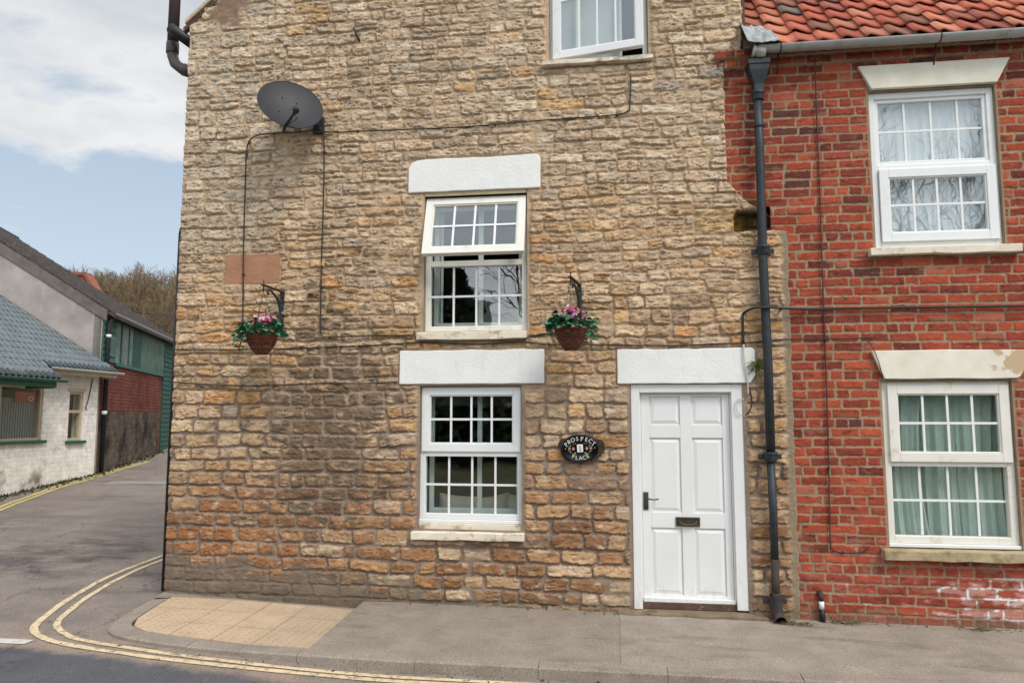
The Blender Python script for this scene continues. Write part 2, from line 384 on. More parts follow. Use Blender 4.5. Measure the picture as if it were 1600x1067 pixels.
    # right edge: stepped against the brickwork
    xe = np.where(Z > 5.165, 1.245, np.interp(Z, [0, 3.44, 3.46, 3.58, 3.66, 3.68, 3.90, 3.92, 5.24], [1.585, 1.60, 1.52, 1.47, 1.34, 1.30, 1.09, 1.07, 1.07]))
    xe = xe+.016*fbm(Z/.12, Z*0+3, 61, 3)
    ed = xe-X
    strip = sstep(.10, .05, ed+.02*fbm(X/.08, Z/.08, 62, 3))*(Z < 3.5)
    h = h*(1-strip)+(.002+.003*n_f)*strip
    h = h-.05*sstep(.012, -.01, ed)
    # broken-out hollow behind the pipe
    hol = sstep(.0, .35, 1-np.maximum(np.abs(X-1.31)/.20, np.abs(Z-3.555)/.105)**2+.25*fbm(X/.08, Z/.08, 63, 3))*(ed > -.01)
    h = h-.10*hol
    h = h*sstep(-4.42, -4.395, X)+(-.004)*(1-sstep(-4.42, -4.395, X))
    # ---------------- colours (stone colours and stains, plus the dark of pits painted in)
    C = lambda *a: np.array(lin(a))
    rs = np.random.RandomState(9); nz_ = NID
    pu = rs.rand(nz_); pv = rs.rand(nz_, 3)
    zc = Z+.35*fbm(X/.8, Z/.5, 71, 3)
    upal = np.array([C(200,176,150), C(194,171,146), C(208,188,164), C(184,162,138), C(198,172,142), C(198,162,120), C(174,158,143)])
    mpal = np.array([C(200,168,134), C(204,176,144), C(188,156,122), C(198,158,114), C(172,144,118), C(196,148,102), C(190,166,142)])
    lpal = np.array([C(176,138,102), C(160,118,86), C(188,154,118), C(146,108,80), C(196,170,140), C(140,114,92), C(168,128,90)])
    ku = np.searchsorted([.28,.5,.66,.8,.93,.965], pu)[ID]; km = np.searchsorted([.26,.46,.62,.74,.84,.93], pu)[ID]; kl = np.searchsorted([.2,.38,.54,.70,.82,.92], pu)[ID]
    wz_ = sstep(3.0, 4.5, zc+.0)[..., None]; wl = sstep(1.75, .75, zc)[..., None]
    base = upal[ku]*wz_+mpal[km]*(1-wz_); base = base*(1-wl)+lpal[kl]*wl
    grey = C(198,182,160); gz = (sstep(-3.0, -3.7, X)*sstep(3.2, 3.6, Z)*.75)[..., None]
    base = base*(1-gz)+(grey*(.82+.3*pv[:,0])[ID][..., None])*gz
    base = base*(.80+.36*pv[:,1])[ID][..., None]
    var = fbm(X/.10+off, Z/.06+off, 72, 5)
    base = base*(1+.34*var)[..., None]
    och = sstep(.16, .55, fbm(X/.16+off, Z/.09, 73, 4))*(.30+.5*pv[:,2])[ID]*.62
    rz2 = (sstep(-2.9,-3.7,X)*sstep(1.15,.85,zc)*sstep(.30,.42,Z)*(pv[:,2] > .35)[ID])[..., None]*.75
    base = base*(1-rz2)+C(160,108,70)*rz2
    base = base*(1-och[..., None])+C(198,148,94)*och[..., None]
    pale = sstep(.15, .6, fbm(X/.12, Z/.06+off, 74, 5))*.6
    base = base*(1-pale[..., None])+C(216,196,168)*pale[..., None]
    # black weathering crust in patches
    zone = .46*np.exp(-((X+2.75)/.95)**2-((Z-1.7)/.9)**2)+.20*np.exp(-((X+2.8)/.5)**2)*sstep(4.6, 3.6, Z)+.12*sstep(2.6,1.6,Z)+.25*np.exp(-((Z-3.0)/1.2)**2-((X+2.3)/1.0)**2)+.2*sstep(4.2,4.9,Z)*np.exp(-((X+2.1)/.9)**2)+.14*sstep(1.0,1.5,X)
    crust = sstep(.34, .66, zone+.46*fbm(X/.16, Z/.07, 75, 5)+.20*fbm(X/.9, Z/.7, 76, 3)+.22*(pv[:,0]-.5)[ID])
    crust = np.clip(crust*.80, 0, 1)[..., None]
    pit2 = (sstep(.50, .66, fbm(X/.06, Z/.035, 82, 4)+.10*sstep(-1.6,-2.4,X))*.75)[..., None]  # dark of small pits and crevices painted into the stone colour
    base = base*(1-pit2)+C(96,80,64)*pit2
    base = base*(1-crust)+C(92,80,68)*crust
    mort_u, mort_l = C(188,163,134), C(144,126,110)
    mw = sstep(2.9, 1.3, zc)[..., None]
    mcol = (mort_u*(1-mw)+mort_l*mw)*(1+.22*fbm(X/.15, Z/.15, 77, 5))[..., None]
    wet = sstep(.1, .5, fbm(X/.8, Z/.6, 78, 3))[..., None]*.3
    mcol = mcol*(1-wet)+C(124,106,88)*wet
    pc = (sstep(.0, -.012, SDn)*(1-.85*smear)*(1-marg))[..., None]
    colr = mcol*(1-pc)+base*pc
    rc = (red & (SD < -.003))[..., None]
    colr = np.where(rc, C(172,128,100)*(1+.16*fbm(X/.2, Z/.1, 79, 4)+.08*n_f)[..., None], colr)
    bc = (big & (SDn < -.006))[..., None]
    colr = np.where(bc, (C(186,156,116)*(1+.45*n_big)[..., None]), colr)
    hc = hol[..., None]; colr = colr*(1-hc)+(C(70,60,36)*(1+.5*n_f)[..., None])*hc
    och2 = (sstep(.75,.2,np.abs(X-1.16)/.12)*sstep(.9,.5,np.abs(Z-3.54)/.11))[..., None]*.7
    colr = colr*(1-och2)+C(140,104,44)*och2
    colr = colr*(1-patch[..., None])+(C(140,116,98)*(1+.3*n_big)[..., None])*patch[..., None]
    sk = (.8*skim)[..., None]; colr = colr*(1-sk)+(C(116,106,94)*(1+.25*n_big)[..., None])*sk
    stp = strip[..., None]; colr = colr*(1-stp)+(C(148,132,110)*(1+.15*n_big)[..., None])*stp
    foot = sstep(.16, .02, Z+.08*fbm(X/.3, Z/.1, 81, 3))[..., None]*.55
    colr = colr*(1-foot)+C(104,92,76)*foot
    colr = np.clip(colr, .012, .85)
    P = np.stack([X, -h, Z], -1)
    P[:, 0, 1] = .03; P[:, 1, 1] = np.minimum(P[:, 1, 1], .0)
    xm = (X[:-1,:-1]+X[1:,1:])/2; zm = (Z[:-1,:-1]+Z[1:,1:])/2
    keep = (ed[:-1,:-1] > -.012)
    for a, b, c, d in OPEN_S: keep &= ~((xm > a) & (xm < b) & (zm > c) & (zm < d))
    for a, b, c, d in LINTELS: keep &= ~((xm > a+.03) & (xm < b-.03) & (zm > c+.03) & (zm < d-.03))
    keep &= zm < 5.86+(xm+4.46)*.84
    keep &= ~((xm < -4.36) & (zm < -.1))
    return grid_mesh('stone_wall', P, keep, M_stone, colr, parent)

OPEN_B = [(2.352,3.437,3.262,4.735), (2.340,3.410,.62,2.075)]
def brick_wall(parent):
    st = .0068
    xs = np.arange(.98, 4.75, st); zs = np.arange(-.16, 5.19, st)
    X, Z = np.meshgrid(xs, zs); rng = np.random.RandomState(3)
    Zw = Z+.008*fbm(X/1.3, Z/1.0, 101, 2)+.0028*fbm(X/.12, Z/.1, 102, 2); Xw = X+.004*fbm(X/.1, Z/.06, 103, 2)
    ch = .0842; k = np.floor((Zw+.2)/ch).astype(int); zl = (Zw+.2)/ch-k
    ID = np.zeros(X.shape, int); SD = np.full(X.shape, .1); nid = 0
    for c in range(k.min(), k.max()+1):
        m = k == c
        if not m.any(): continue
        bs = [.7-rng.rand()*.24]
        head = c % 5 == 2
        while bs[-1] < 5: bs.append(bs[-1]+(.118 if (head and rng.rand() < .8) or rng.rand() < .10 else .240)*rng.uniform(.95, 1.05))
        bs = np.array(bs); xx = Xw[m]; i = np.clip(np.searchsorted(bs, xx)-1, 0, len(bs)-2); ns = len(bs)-1
        mj = rng.uniform(.0045, .0088, (ns, 4)); zz = zl[m]*ch
        L = bs[i]+mj[i,0]; Rr = bs[i+1]-mj[i,1]; B = mj[i,2]*.9; T = ch-mj[i,3]*.9
        px = xx-(L+Rr)/2; pz = zz-(B+T)/2; pz = pz-rng.uniform(-.02,.02,ns)[i]*px
        r = .006; qx = np.abs(px)-(Rr-L)/2+r; qz = np.abs(pz)-(T-B)/2+r
        SD[m] = np.hypot(np.maximum(qx,0), np.maximum(qz,0))+np.minimum(np.maximum(qx,qz),0)-r
        ID[m] = nid+i; nid += ns
    off = rng.uniform(0, 50, nid)[ID]
    low = sstep(1.1, .4, Z)
    SDn = SD+.006*fbm(X/.045, Z/.035, 104, 3)+.003*fbm(X/.012, Z/.012, 105, 2)+.006*sstep(.2,.6,fbm(X/.12,Z/.1,110,3))
    prof = sstep(.001, -.007, SDn)
    H = rng.uniform(.004, .011, nid)[ID]
    nf = fbm(X/.03+off, Z/.02, 106, 4); nb = fbm(X/.11+off, Z/.05, 107, 3)
    spall = sstep(.42, .7, fbm(X/.10, Z/.06+off, 108, 4))*.006
    hm = .0015+.002*fbm(X/.03, Z/.03, 109, 3)
    h = hm*(1-prof)+(H+.0022*nf+.0025*nb-spall)*prof
    # corbelled eaves courses
    corb = .035*sstep(5.015, 5.02, Zw)+.03*sstep(5.10, 5.105, Zw)
    h = h+corb
    marg = np.zeros_like(X)
    for a, b, c, d in OPEN_B:
        dist = np.maximum(np.maximum(a-X, X-b), np.maximum(c-Z, Z-d)); marg = np.maximum(marg, sstep(.026, .008, dist))
    h = h*(1-marg)+.003*marg
    C = lambda *a: np.array(lin(a)); u = rng.rand(nid); v = rng.rand(nid)
    pal = np.array([C(160,74,52), C(150,67,49), C(168,82,58), C(144,67,51), C(130,62,50), C(112,57,48), C(98,60,54), C(164,94,74)])
    kk = np.searchsorted([.24,.46,.62,.77,.88,.94,.965], u)[ID]
    base = pal[kk]*(.82+.36*v)[ID][..., None]
    pk = (low*sstep(.0,.4,fbm(X/.5,Z/.2,118,3)+.2))[..., None]*.6
    base = base*(1-pk)+C(176,84,68)*(.8+.4*v)[ID][..., None]*pk
    base = base*(1+.22*fbm(X/.09+off, Z/.05, 111, 5))[..., None]
    dark = sstep(.24, .62, fbm(X/.14, Z/.06+off, 112, 5)+.30*np.exp(-((X-1.30)/.22)**2)*sstep(3.2,4.2,Z)+.2*(sstep(5.0,5.1,Z)))[..., None]*.7  # soot near the pipe, plus under-gutter shading put into the brick colour
    base = base*(1-dark)+C(84,46,42)*dark
    chip = sstep(.35, .7, fbm(X/.05, Z/.03, 113, 4))[..., None]*.55
    base = base*(1-chip)+C(190,112,84)*chip
    mc = C(156,134,108)*(1+.2*fbm(X/.12, Z/.1, 114, 5))[..., None]
    md = sstep(.0, .5, fbm(X/.6, Z/.4, 115, 3))[..., None]*.55
    mc = mc*(1-md)+C(134,114,92)*md
    # white salts in the lowest joints at the right
    eff = (sstep(.1, .4, fbm(X/.16, Z/.06, 116, 4)+.7*sstep(2.2, 3.4, X)-.35)*sstep(.46, .30, Z)*sstep(-.01, .06, Z))[..., None]
    mc = mc*(1-eff)+C(226,220,220)*eff
    base = base*(1-.28*eff)+C(220,200,196)*.28*eff
    sm = sstep(.3, .62, fbm(X/.3, Z/.12, 117, 5)+.18*low)[..., None]*.65
    pc = sstep(.0, -.004, SDn)[..., None]*(1-marg[..., None])
    base = base*(1-sm*.6)+mc*sm*.6
    colr = mc*(1-pc)+base*pc
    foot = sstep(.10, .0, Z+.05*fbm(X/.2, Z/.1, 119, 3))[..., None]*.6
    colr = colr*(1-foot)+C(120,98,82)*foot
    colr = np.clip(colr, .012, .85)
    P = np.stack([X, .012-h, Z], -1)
    xm = (X[:-1,:-1]+X[1:,1:])/2; zm = (Z[:-1,:-1]+Z[1:,1:])/2
    keep = np.ones(xm.shape, bool)
    for a, b, c, d in OPEN_B: keep &= ~((xm > a) & (xm < b) & (zm > c) & (zm < d))
    keep &= ~((xm < 1.50) & (zm < 3.38))
    keep &= ~((np.abs(xm-1.25) < .20) & (np.abs(zm-3.55) < .13))
    return grid_mesh('brick_wall', P, keep, M_brick, colr, parent)

# ------------------------------------------------------------------ windows
def bars(mb, x0, x1, z0, z1, cols, rows, y0, y1, w=.021, M=None):
    xs = [x0+(x1-x0)*i/cols for i in range(1, cols)]; zs = [z0+(z1-z0)*i/rows for i in range(1, rows)]
    for z in zs: mb.box(x0, x1, y0, y1, z-w/2, z+w/2, M)
    cut = [z0]+[v for z in zs for v in (z-w/2, z+w/2)]+[z1]
    for x in xs:
        for a, b in zip(cut[::2], cut[1::2]): mb.box(x-w/2, x+w/2, y0, y1, a, b, M)
def light(par, x0, x1, z0, z1, yg, cols=4, rows=2, M=None):
    """one pane of glass and the bars sealed behind its outer face"""
    m = MB(); m.box(x0-.006, x1+.006, yg, yg+.004, z0-.006, z1+.006, M); m.build('pane', M_glass, par)
    # bars stand on the glass
    b = MB(); bars(b, x0, x1, z0, z1, cols, rows, yg-.007, yg-.0005, M=M); b.build('glazing_bars', M_white, par, .002)
def sash(par, x0, x1, z0, z1, w, y0, y1, mat, M=None, name='sash'):
    m = MB(); m.frame(x0, x1, z0, z1, w, y0, y1, M)
    m.frame(x0+w, x1-w, z0+w, z1-w, .012, y0+.010, y1-.012, M)     # glazing bead
    s = m.build(name, mat, par, .004); light(par, x0+w+.012, x1-w-.012, z0+w+.012, z1-w-.012, (y0+y1)/2-.004, M=M); return s
def reveal(par, x0, x1, z0, z1, mat, y0=.004, y1=.34, bottom=True, t=.05):
    m = MB(); m.box(x0-t, x0, y0, y1, z0-t, z1+t); m.box(x1, x1+t, y0, y1, z0-t, z1+t); m.box(x0, x1, y0, y1, z1, z1+t)
    if bottom: m.box(x0, x1, y0+.13, y1, z0-t, z0)
    return m.build('reveal', mat, par)
def room(par, x0, x1, z0, z1, mat, d=2.4, grow=.7):
    m = MB(); a, b, c, e = x0-grow, x1+grow, z0-.65, z1+.25; y0, y1 = .34, .34+d; t = .06
    m.box(a-t, b+t, y1, y1+t, c-t, e+t); m.box(a-t, a, y0, y1, c, e); m.box(b, b+t, y0, y1, c, e)
    m.box(a-t, b+t, y0, y1, c-t, c); m.box(a-t, b+t, y0, y1, e, e+t)
    # inner face of the front wall round the opening
    m.box(a, x0, y0-.02, y0, c, e); m.box(x1, b, y0-.02, y0, c, e); m.box(x0, x1, y0-.02, y0, c, z0); m.box(x0, x1, y0-.02, y0, z1, e)
    return m.build('room_lining', mat, par)
def lintel(par, poly, y0, y1, mat, label=None, bev=.008, name='lintel'):
    m = MB(); m.prism(poly, y0, y1); o = m.build(name, mat, par, bev)
    if label: o['label'] = label
    return o
def rough_poly(x0, x1, z0, z1, seed, amp=.008, cuts=None, n=14):
    r = random.Random(seed); c = cuts or {}
    p = [(x0+c.get('bl', 0), z0)]+[(x0+(x1-x0)*i/n, z0+r.uniform(-.25, .25)*amp) for i in range(1, n)]+[(x1-c.get('br', 0), z0)]
    if 'br' in c: p.append((x1, z0+c['br']*1.6))
    p += [(x1+r.uniform(-.4, .2)*amp, z0+(z1-z0)*i/5) for i in range(2, 5)]
    tr = c.get('tr', .012); p += [(x1, z1-tr*1.3), (x1-tr*.35, z1-tr*.4), (x1-tr, z1)]
    p += [(x1-(x1-x0)*i/n, z1+r.uniform(-1, .5)*amp) for i in range(1, n) if x1-(x1-x0)*i/n > x0+c.get('tl', .012)*1.2]
    tl = c.get('tl', .012); p += [(x0+tl, z1-.1*tl), (x0+tl*.35, z1-tl*.35), (x0, z1-tl*.9)]
    p += [(x0+r.uniform(-.2, .4)*amp, z1-(z1-z0)*i/5) for i in range(3, 5)]
    return p

# ------------------------------------------------------------------ the stone house
stone_house = empty('stone_house', (-1.4, 3, 0), 'tall coursed rubble stone house with white lintels and a white panelled door', 'house')
stone_wall(stone_house)
m = MB(); m.box(-4.398, -4.1, .031, 9, -.3, 5.86); m.box(1.30, 1.56, .34, 9, -.3, 5.1); m.box(1.20, 1.245, .06, 9, 5.1, 7.5)
m.box(-4.1, 1.30, 8.7, 9, -.3, 5.86)
m.build('side_wall', M_mortar, stone_house)
m = MB(); m.prism([(-4.39, 5.845), (-2.9, 6.34), (1.2, 6.34), (1.24, 6.5), (1.24, 8.5), (-1.2, 8.5)], .02, .3); m.build('gable', M_mortar, stone_house)
# roof slopes and the pale verge tiles along the gable edge
def slope_box(mb, x0, z0, x1, z1, t, y0, y1): mb.prism([(x0, z0), (x1, z1), (x1, z1+t), (x0, z0+t)], y0, y1)
m = MB(); slope_box(m, -4.42, 5.88, -1.2, 8.58, .10, .06, 9.2); m.prism([(-1.2,8.56),(1.6,6.3),(1.6,6.4),(-1.2,8.66)], .06, 9.2); m.build('roof', plain('dull_clay_roof', (132,92,74), .9, .2, 6, bump=.5), stone_house)
m = MB()
for i in range(14):
    a = i*.255; f = 3.0/3.58
    x, z = -4.44+a*.766, 5.876+a*.643
    slope_box(m, x, z+.004*(i % 2), x+.2, z+.2*.84, .045, -.055, .058)
m.build('verge', plain('cream_verge_mortar', (196,176,148), .85, .14, 8, bump=.4, dirt=(120,104,88), dscale=6), stone_house, .004)
m = MB(); slope_box(m, -4.47, 5.80, -1.6, 8.21, .045, -.03, .03); m.build('undercloak', M_timber_dark, stone_house)
lintel(stone_house, rough_poly(-2.05,-.648,2.06,2.385, 1, .007), -.030, .30, M_lintel)
lintel(stone_house, rough_poly(-1.988,-.679,3.945,4.28, 2, .008, dict(tl=.09, tr=.035)), -.030, .30, M_lintel)
lintel(stone_house, rough_poly(.028,1.268,2.052,2.372, 3, .009, dict(br=.05, tr=.03)), -.030, .30, M_lintel)
def window(par, x0, x1, z0, z1, mat, w=.05, transom=None, y0=.05, y1=.125):
    m = MB(); m.frame(x0, x1, z0, z1, w, y0, y1)
    if transom: m.box(x0+w, x1-w, y0, y1, transom[0], transom[1])
    return m.build('window', mat, par, .005)
def sill(par, x0, x1, z0, z1, y0, y1, mat, seed=0):
    r = random.Random(seed); m = MB(); n = 9
    vs = []; 
    for i in range(n+1):
        x = x0+(x1-x0)*i/n; j = lambda s: r.uniform(-s, s)
        vs += [(x, y0+j(.006), z0+j(.005)), (x, y0+j(.005), z1-.012+j(.003)), (x, y1, z1), (x, y1, z0)]
    fs = [(4*i+k, 4*i+4+k, 4*i+4+(k+1)%4, 4*i+(k+1)%4) for i in range(n) for k in range(4)]+[(0,1,2,3),(4*n+3,4*n+2,4*n+1,4*n)]
    m.add(vs, fs); return m.build('sill', mat, par, .006)
# ground floor window: opening light above, fixed light below
w1 = window(stone_house, -1.853, -.862, .787, 2.042, M_white, .052, (1.374, 1.430))
w1['label'] = 'ground floor window with dark room behind and three cushions'
sash(w1, -1.838, -.877, 1.420, 2.030, .074, .030, .095, M_white)
light(w1, -1.800, -.903, .840, 1.373, .085)
m = MB(); m.box(-1.862, -.853, .035, .13, .752, .786); m.build('drip_sill', M_white, w1, .006)
m = MB(); m.box(-1.853, -.860, .022, .2, .692, .751); m.build('sub_sill', M_sill, w1, .005)
sill(w1, -1.905, -.838, .612, .692, -.075, .2, M_sill, 4)
m = MB(); m.frame(-1.80, -.90, .83, 2.0, .045, .20, .23); m.box(-1.325, -1.28, .20, .23, .875, 1.955); m.build('secondary_frame', M_frame2, w1, .003)
m = MB(); m.box(-1.853, -.862, .24, .335, .745, .785); m.build('window_board', M_white, w1)
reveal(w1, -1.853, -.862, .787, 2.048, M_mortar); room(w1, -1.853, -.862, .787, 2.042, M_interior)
# middle window, opening light swung out
w2 = window(stone_house, -1.822, -.816, 2.572, 3.905, M_cream, .052, (3.212, 3.268))
w2['label'] = 'middle window with its upper light swung open'
Mh = Matrix.Translation((0, .045, 3.885)) @ Matrix.Rotation(R(-17.5), 4, 'X') @ Matrix.Translation((0, -.045, -3.885))
sash(w2, -1.812, -.824, 3.262, 3.885, .074, .020, .080, M_cream, Mh)
light(w2, -1.770, -.868, 2.628, 3.208, .085)
for x in (-1.79, -.845):
    m = MB(); m.tube([(x, .06, 3.80), (x, -.02, 3.62)], .006, 6); m.build('stay', M_greyplastic, w2)
sill(w2, -1.878, -.812, 2.482, 2.566, -.07, .2, M_sill, 5)
m = MB(); m.frame(-1.775, -.865, 2.63, 3.86, .045, .21, .24); m.box(-1.325, -1.275, .21, .24, 2.675, 3.815); m.build('secondary_frame', M_frame2, w2, .003)
m = MB(); m.box(-1.822, -.816, -.012, .30, 3.905, 3.944); m.build('head_board', M_sillstone, w2)
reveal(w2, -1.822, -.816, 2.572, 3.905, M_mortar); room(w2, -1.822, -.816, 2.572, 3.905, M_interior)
# top window, casement hung at the left and ajar
w3 = window(stone_house, -.583, .365, 5.205, 6.50, M_white, .045)
w3['label'] = 'top window with its casement ajar'
Mc = Matrix.Translation((-.548, .04, 0)) @ Matrix.Rotation(R(-11.), 4, 'Z') @ Matrix.Translation((.548, -.04, 0))
sash(w3, -.552, .338, 5.245, 6.45, .072, .015, .075, M_white, Mc)
sill(w3, -.660, .410, 5.147, 5.203, -.075, .2, M_sill, 6)
m = MB(); m.box(-.335, -.285, .21, .24, 5.25, 6.45); m.box(.10, .125, .21, .24, 5.25, 6.45); m.build('secondary_frame', M_frame2, w3, .003)
reveal(w3, -.583, .365, 5.205, 6.50, M_mortar); room(w3, -.583, .365, 5.205, 6.50, M_roomlight, 2.0)
# door
door = MB()
door.box(.150, .228, .005, .16, .035, 2.045); door.box(1.050, 1.150, .005, .16, .05, 2.045); door.box(.228, 1.050, .005, .16, 1.972, 2.045)
door.box(.228, .240, .045, .16, .10, 1.972); door.box(1.038, 1.050, .045, .16, .10, 1.972); door.box(.240, 1.038, .045, .16, 1.960, 1.972)
door.box(.142, .150, .02, .1, .04, 2.045); door.box(1.150, 1.158, .02, .1, .05, 2.045)
df = door.build('door_frame', M_door, stone_house, .005)
L = MB(); x0, x1, z0, z1 = .242, 1.036, .100, 1.958; yf, yb = .062, .105
cols_ = [(x0, .318), (.594, .700), (.972, x1)]; rows_ = [(z0, .155), (.745, .885), (1.556, 1.675), (1.936, z1)]
for a, b in cols_: L.box(a, b, yf, yb, z0, z1)
for a, b in rows_:
    for c, d in ((.318, .594), (.700, .972)): L.box(c, d, yf, yb, a, b)
for c, d in ((.318, .594), (.700, .972)):
    for a, b in ((.155,.745), (.885,1.556), (1.675,1.936)):
        L.box(c, d, yf+.016, yb, a, b)
        i, o_ = .012, .040
        vs = [(c+i,yf+.0155,a+i),(d-i,yf+.0155,a+i),(d-i,yf+.0155,b-i),(c+i,yf+.0155,b-i),(c+o_,yf+.005,a+o_),(d-o_,yf+.005,a+o_),(d-o_,yf+.005,b-o_),(c+o_,yf+.005,b-o_)]
        L.add(vs, [(4,5,6,7),(0,1,5,4),(1,2,6,5),(2,3,7,6),(3,0,4,7)])
dr = L.build('door', M_door, stone_house, .004)
m = MB(); m.prism([(.238,.094),(1.045,.094),(1.045,.130),(.238,.135)], .030, .061); m.build('weather_bar', M_door, dr, .005)
m = MB(); m.box(.250,.296,.052,.0615,.904,1.065); m.build('lock_plate', M_bronze, dr, .004)
m = MB(); m.tube([(.274,.052,1.005),(.274,.018,1.005),(.30,.010,1.007),(.345,.010,1.000),(.385,.014,1.008)], [.008,.008,.007,.006,.007], 8); m.build('handle', M_bronze, dr)
m = MB(); m.lathe([(.0,0),(.011,0),(.011,.006),(.0,.006)], 0, 0, 12); m.v = [(.273+a, .0515-c, .935+b) for a, b, c in m.v]; m.build('keyhole', M_blackplastic, dr)
m = MB(); m.frame(.536,.752,.762,.846,.016,.048,.0615); lb = m.build('letterbox', M_bronze, dr, .004)
m = MB(); m.box(.552,.736,.054,.0615,.778,.830); m.build('letter_flap', M_slotdark, dr, .002)
m = MB(); m.tube([(.562,.052,.815),(.575,.034,.795),(.61,.028,.782),(.645,.027,.779),(.68,.028,.782),(.714,.034,.795),(.727,.052,.815)], .007, 8); m.build('letterbox_pull', M_bronze, dr)
m = MB(); m.box(.228, 1.050, .03, .16, .035, .092); m.build('threshold', M_timber_dark, stone_house, .006)
st = MB(); 
r_ = random.Random(8); pts_t = [(.0+1.30*i/10, -.085-r_.uniform(0,.03)) for i in range(11)]
vs = [(x, y, z) for x, y in pts_t for z in (-.07, .022+r_.uniform(-.006,.006))]+[(x, .045, z) for x, y in pts_t for z in (-.07, .034)]
fs = []
for i in range(10):
    a, b = 2*i, 2*i+2; c, d = 22+2*i, 22+2*i+2
    fs += [(a,b,b+1,a+1), (a+1,b+1,d+1,c+1)]
fs += [(0,1,23,22), (20,42,43,21)]
st.add(vs, fs); st.build('door_step', M_step, stone_house, .006)

sofa = empty('sofa', (-1.3, .9, .2), 'dark sofa under the ground floor window of the stone house', 'sofa')
M_sofa = plain('dark_sofa_cloth', (74,70,62), .95, .15, 20, bump=.3)
m = MB(); m.box(-2.05, -.60, .50, .74, .20, .655); m.build('backrest', M_sofa, sofa, .03)
m = MB(); m.box(-1.98, -.67, .742, 1.30, .20, .45); m.build('seat', M_sofa, sofa, .03)
for a in (-2.22, -.598): m = MB(); m.box(a, a+.168, .50, 1.30, .20, .60); m.build('armrest', M_sofa, sofa, .03)

# ------------------------------------------------------------------ the brick house
brick_house = empty('brick_house', (4, 3, 0), 'red brick house with orange pantile roof and wedge shaped lintels', 'house')
brick_wall(brick_house)
t = NT('far_brick'); o_ = t.pos(); sp_ = t.n('SeparateXYZ', {0: o_})
vec = t.n('CombineXYZ', {0: sp_.outputs[0], 1: sp_.outputs[2], 2: 0.}).outputs[0]
bk = t.n('TexBrick', {'Vector': vec, 'Color1': lin((182,72,48))+(1,), 'Color2': lin((140,58,46))+(1,), 'Mortar': lin((160,136,112))+(1,), 'Scale': 1., 'Mortar Size': .006, 'Brick Width': .24, 'Row Height': .0842})
t.bsdf(Base_Color=bk.outputs[0], Roughness=.9)
m = MB(); m.box(4.74, 9, .006, .3, -.3, 5.3); m.box(8.7, 9, .3, 9, -.3, 5.3); m.build('plain_wall', t.m, brick_house)
M_flake = None
t = NT('flaking_cream_paint'); p = t.pos(); sx = t.n('SeparateXYZ', {0: p}).outputs[0]
g = t.n('MapRange', {'Value': sx, 'From Min': 2.9, 'From Max': 3.62, 'To Min': -.25, 'To Max': .26}).outputs[0]
sz = t.n('SeparateXYZ', {0: p}).outputs[2]
gl_ = t.n('MapRange', {'Value': sz, 'From Min': 2.6, 'From Max': 2.5, 'To Min': -.4, 'To Max': 0.}).outputs[0]
ms = t.ramp(t.math('ADD', t.math('ADD', t.noise(p, 7, 7, .6), g), gl_), [(.55, (0,0,0)), (.60, (1,1,1))])
pc = t.mix(t.ramp(t.noise(p, 6, 5), [(.3,(0,0,0)),(.7,(1,1,1))]), lin((222,214,194)), lin((236,231,216)))
M_flake = t.bsdf(Base_Color=t.mix(ms, pc, lin((196,172,140))), Roughness=.75, Normal=t.bump(t.math('ADD', t.math('MULTIPLY', ms, -1.), t.math('MULTIPLY', t.noise(p, 60), .3)), .35, .006), Specular_IOR_Level=.2)
lintel(brick_house, [(2.375,4.738),(3.445,4.738),(3.565,4.962),(2.268,4.962)], -.028, .3, M_flake, bev=.006)
b_ = rough_poly(2.365,3.455,2.078,2.10, 12, .006, n=10)
lintel(brick_house, [(2.362,2.082),(2.6,2.078),(2.9,2.083),(3.2,2.077),(3.44,2.082),(3.47,2.10),(3.60,2.325),(3.3,2.328),(2.9,2.334),(2.262,2.33)], -.028, .3, M_flake, 'peeling cream lintel', bev=.006)
w4 = window(brick_house, 2.358, 3.432, 3.268, 4.722, M_white, .058, (3.975, 4.040), .045, .12)
w4['label'] = 'upper window with net curtain and branches mirrored in the glass'
light(w4, 2.452, 3.366, 4.062, 4.652, .085)
m = MB(); m.frame(2.416, 3.376, 4.040, 4.664, .034, .062, .115); m.build('glazing_frame', M_white, w4, .004)
sash(w4, 2.420, 3.406, 3.318, 3.992, .080, .020, .085, M_white)
sill(w4, 2.285, 3.535, 3.182, 3.262, -.07, .2, M_sill, 7)
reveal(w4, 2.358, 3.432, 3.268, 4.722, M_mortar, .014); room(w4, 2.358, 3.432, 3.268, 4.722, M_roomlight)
w5 = window(brick_house, 2.345, 3.405, .660, 2.060, M_cream, .062, (1.318, 1.372), .045, .12)
w5['label'] = 'ground floor window with pale green curtains'
sash(w5, 2.395, 3.385, 1.358, 2.028, .078, .020, .085, M_cream)
light(w5, 2.412, 3.338, .728, 1.317, .085)
m = MB(); m.box(2.338, 3.412, .02, .13, .627, .659); m.build('drip_sill', M_white, w5, .006)
sill(w5, 2.268, 3.50, .532, .626, -.085, .2, M_sillstone, 9)
reveal(w5, 2.345, 3.405, .660, 2.060, M_mortar, .014); room(w5, 2.345, 3.405, .660, 2.060, M_interior)

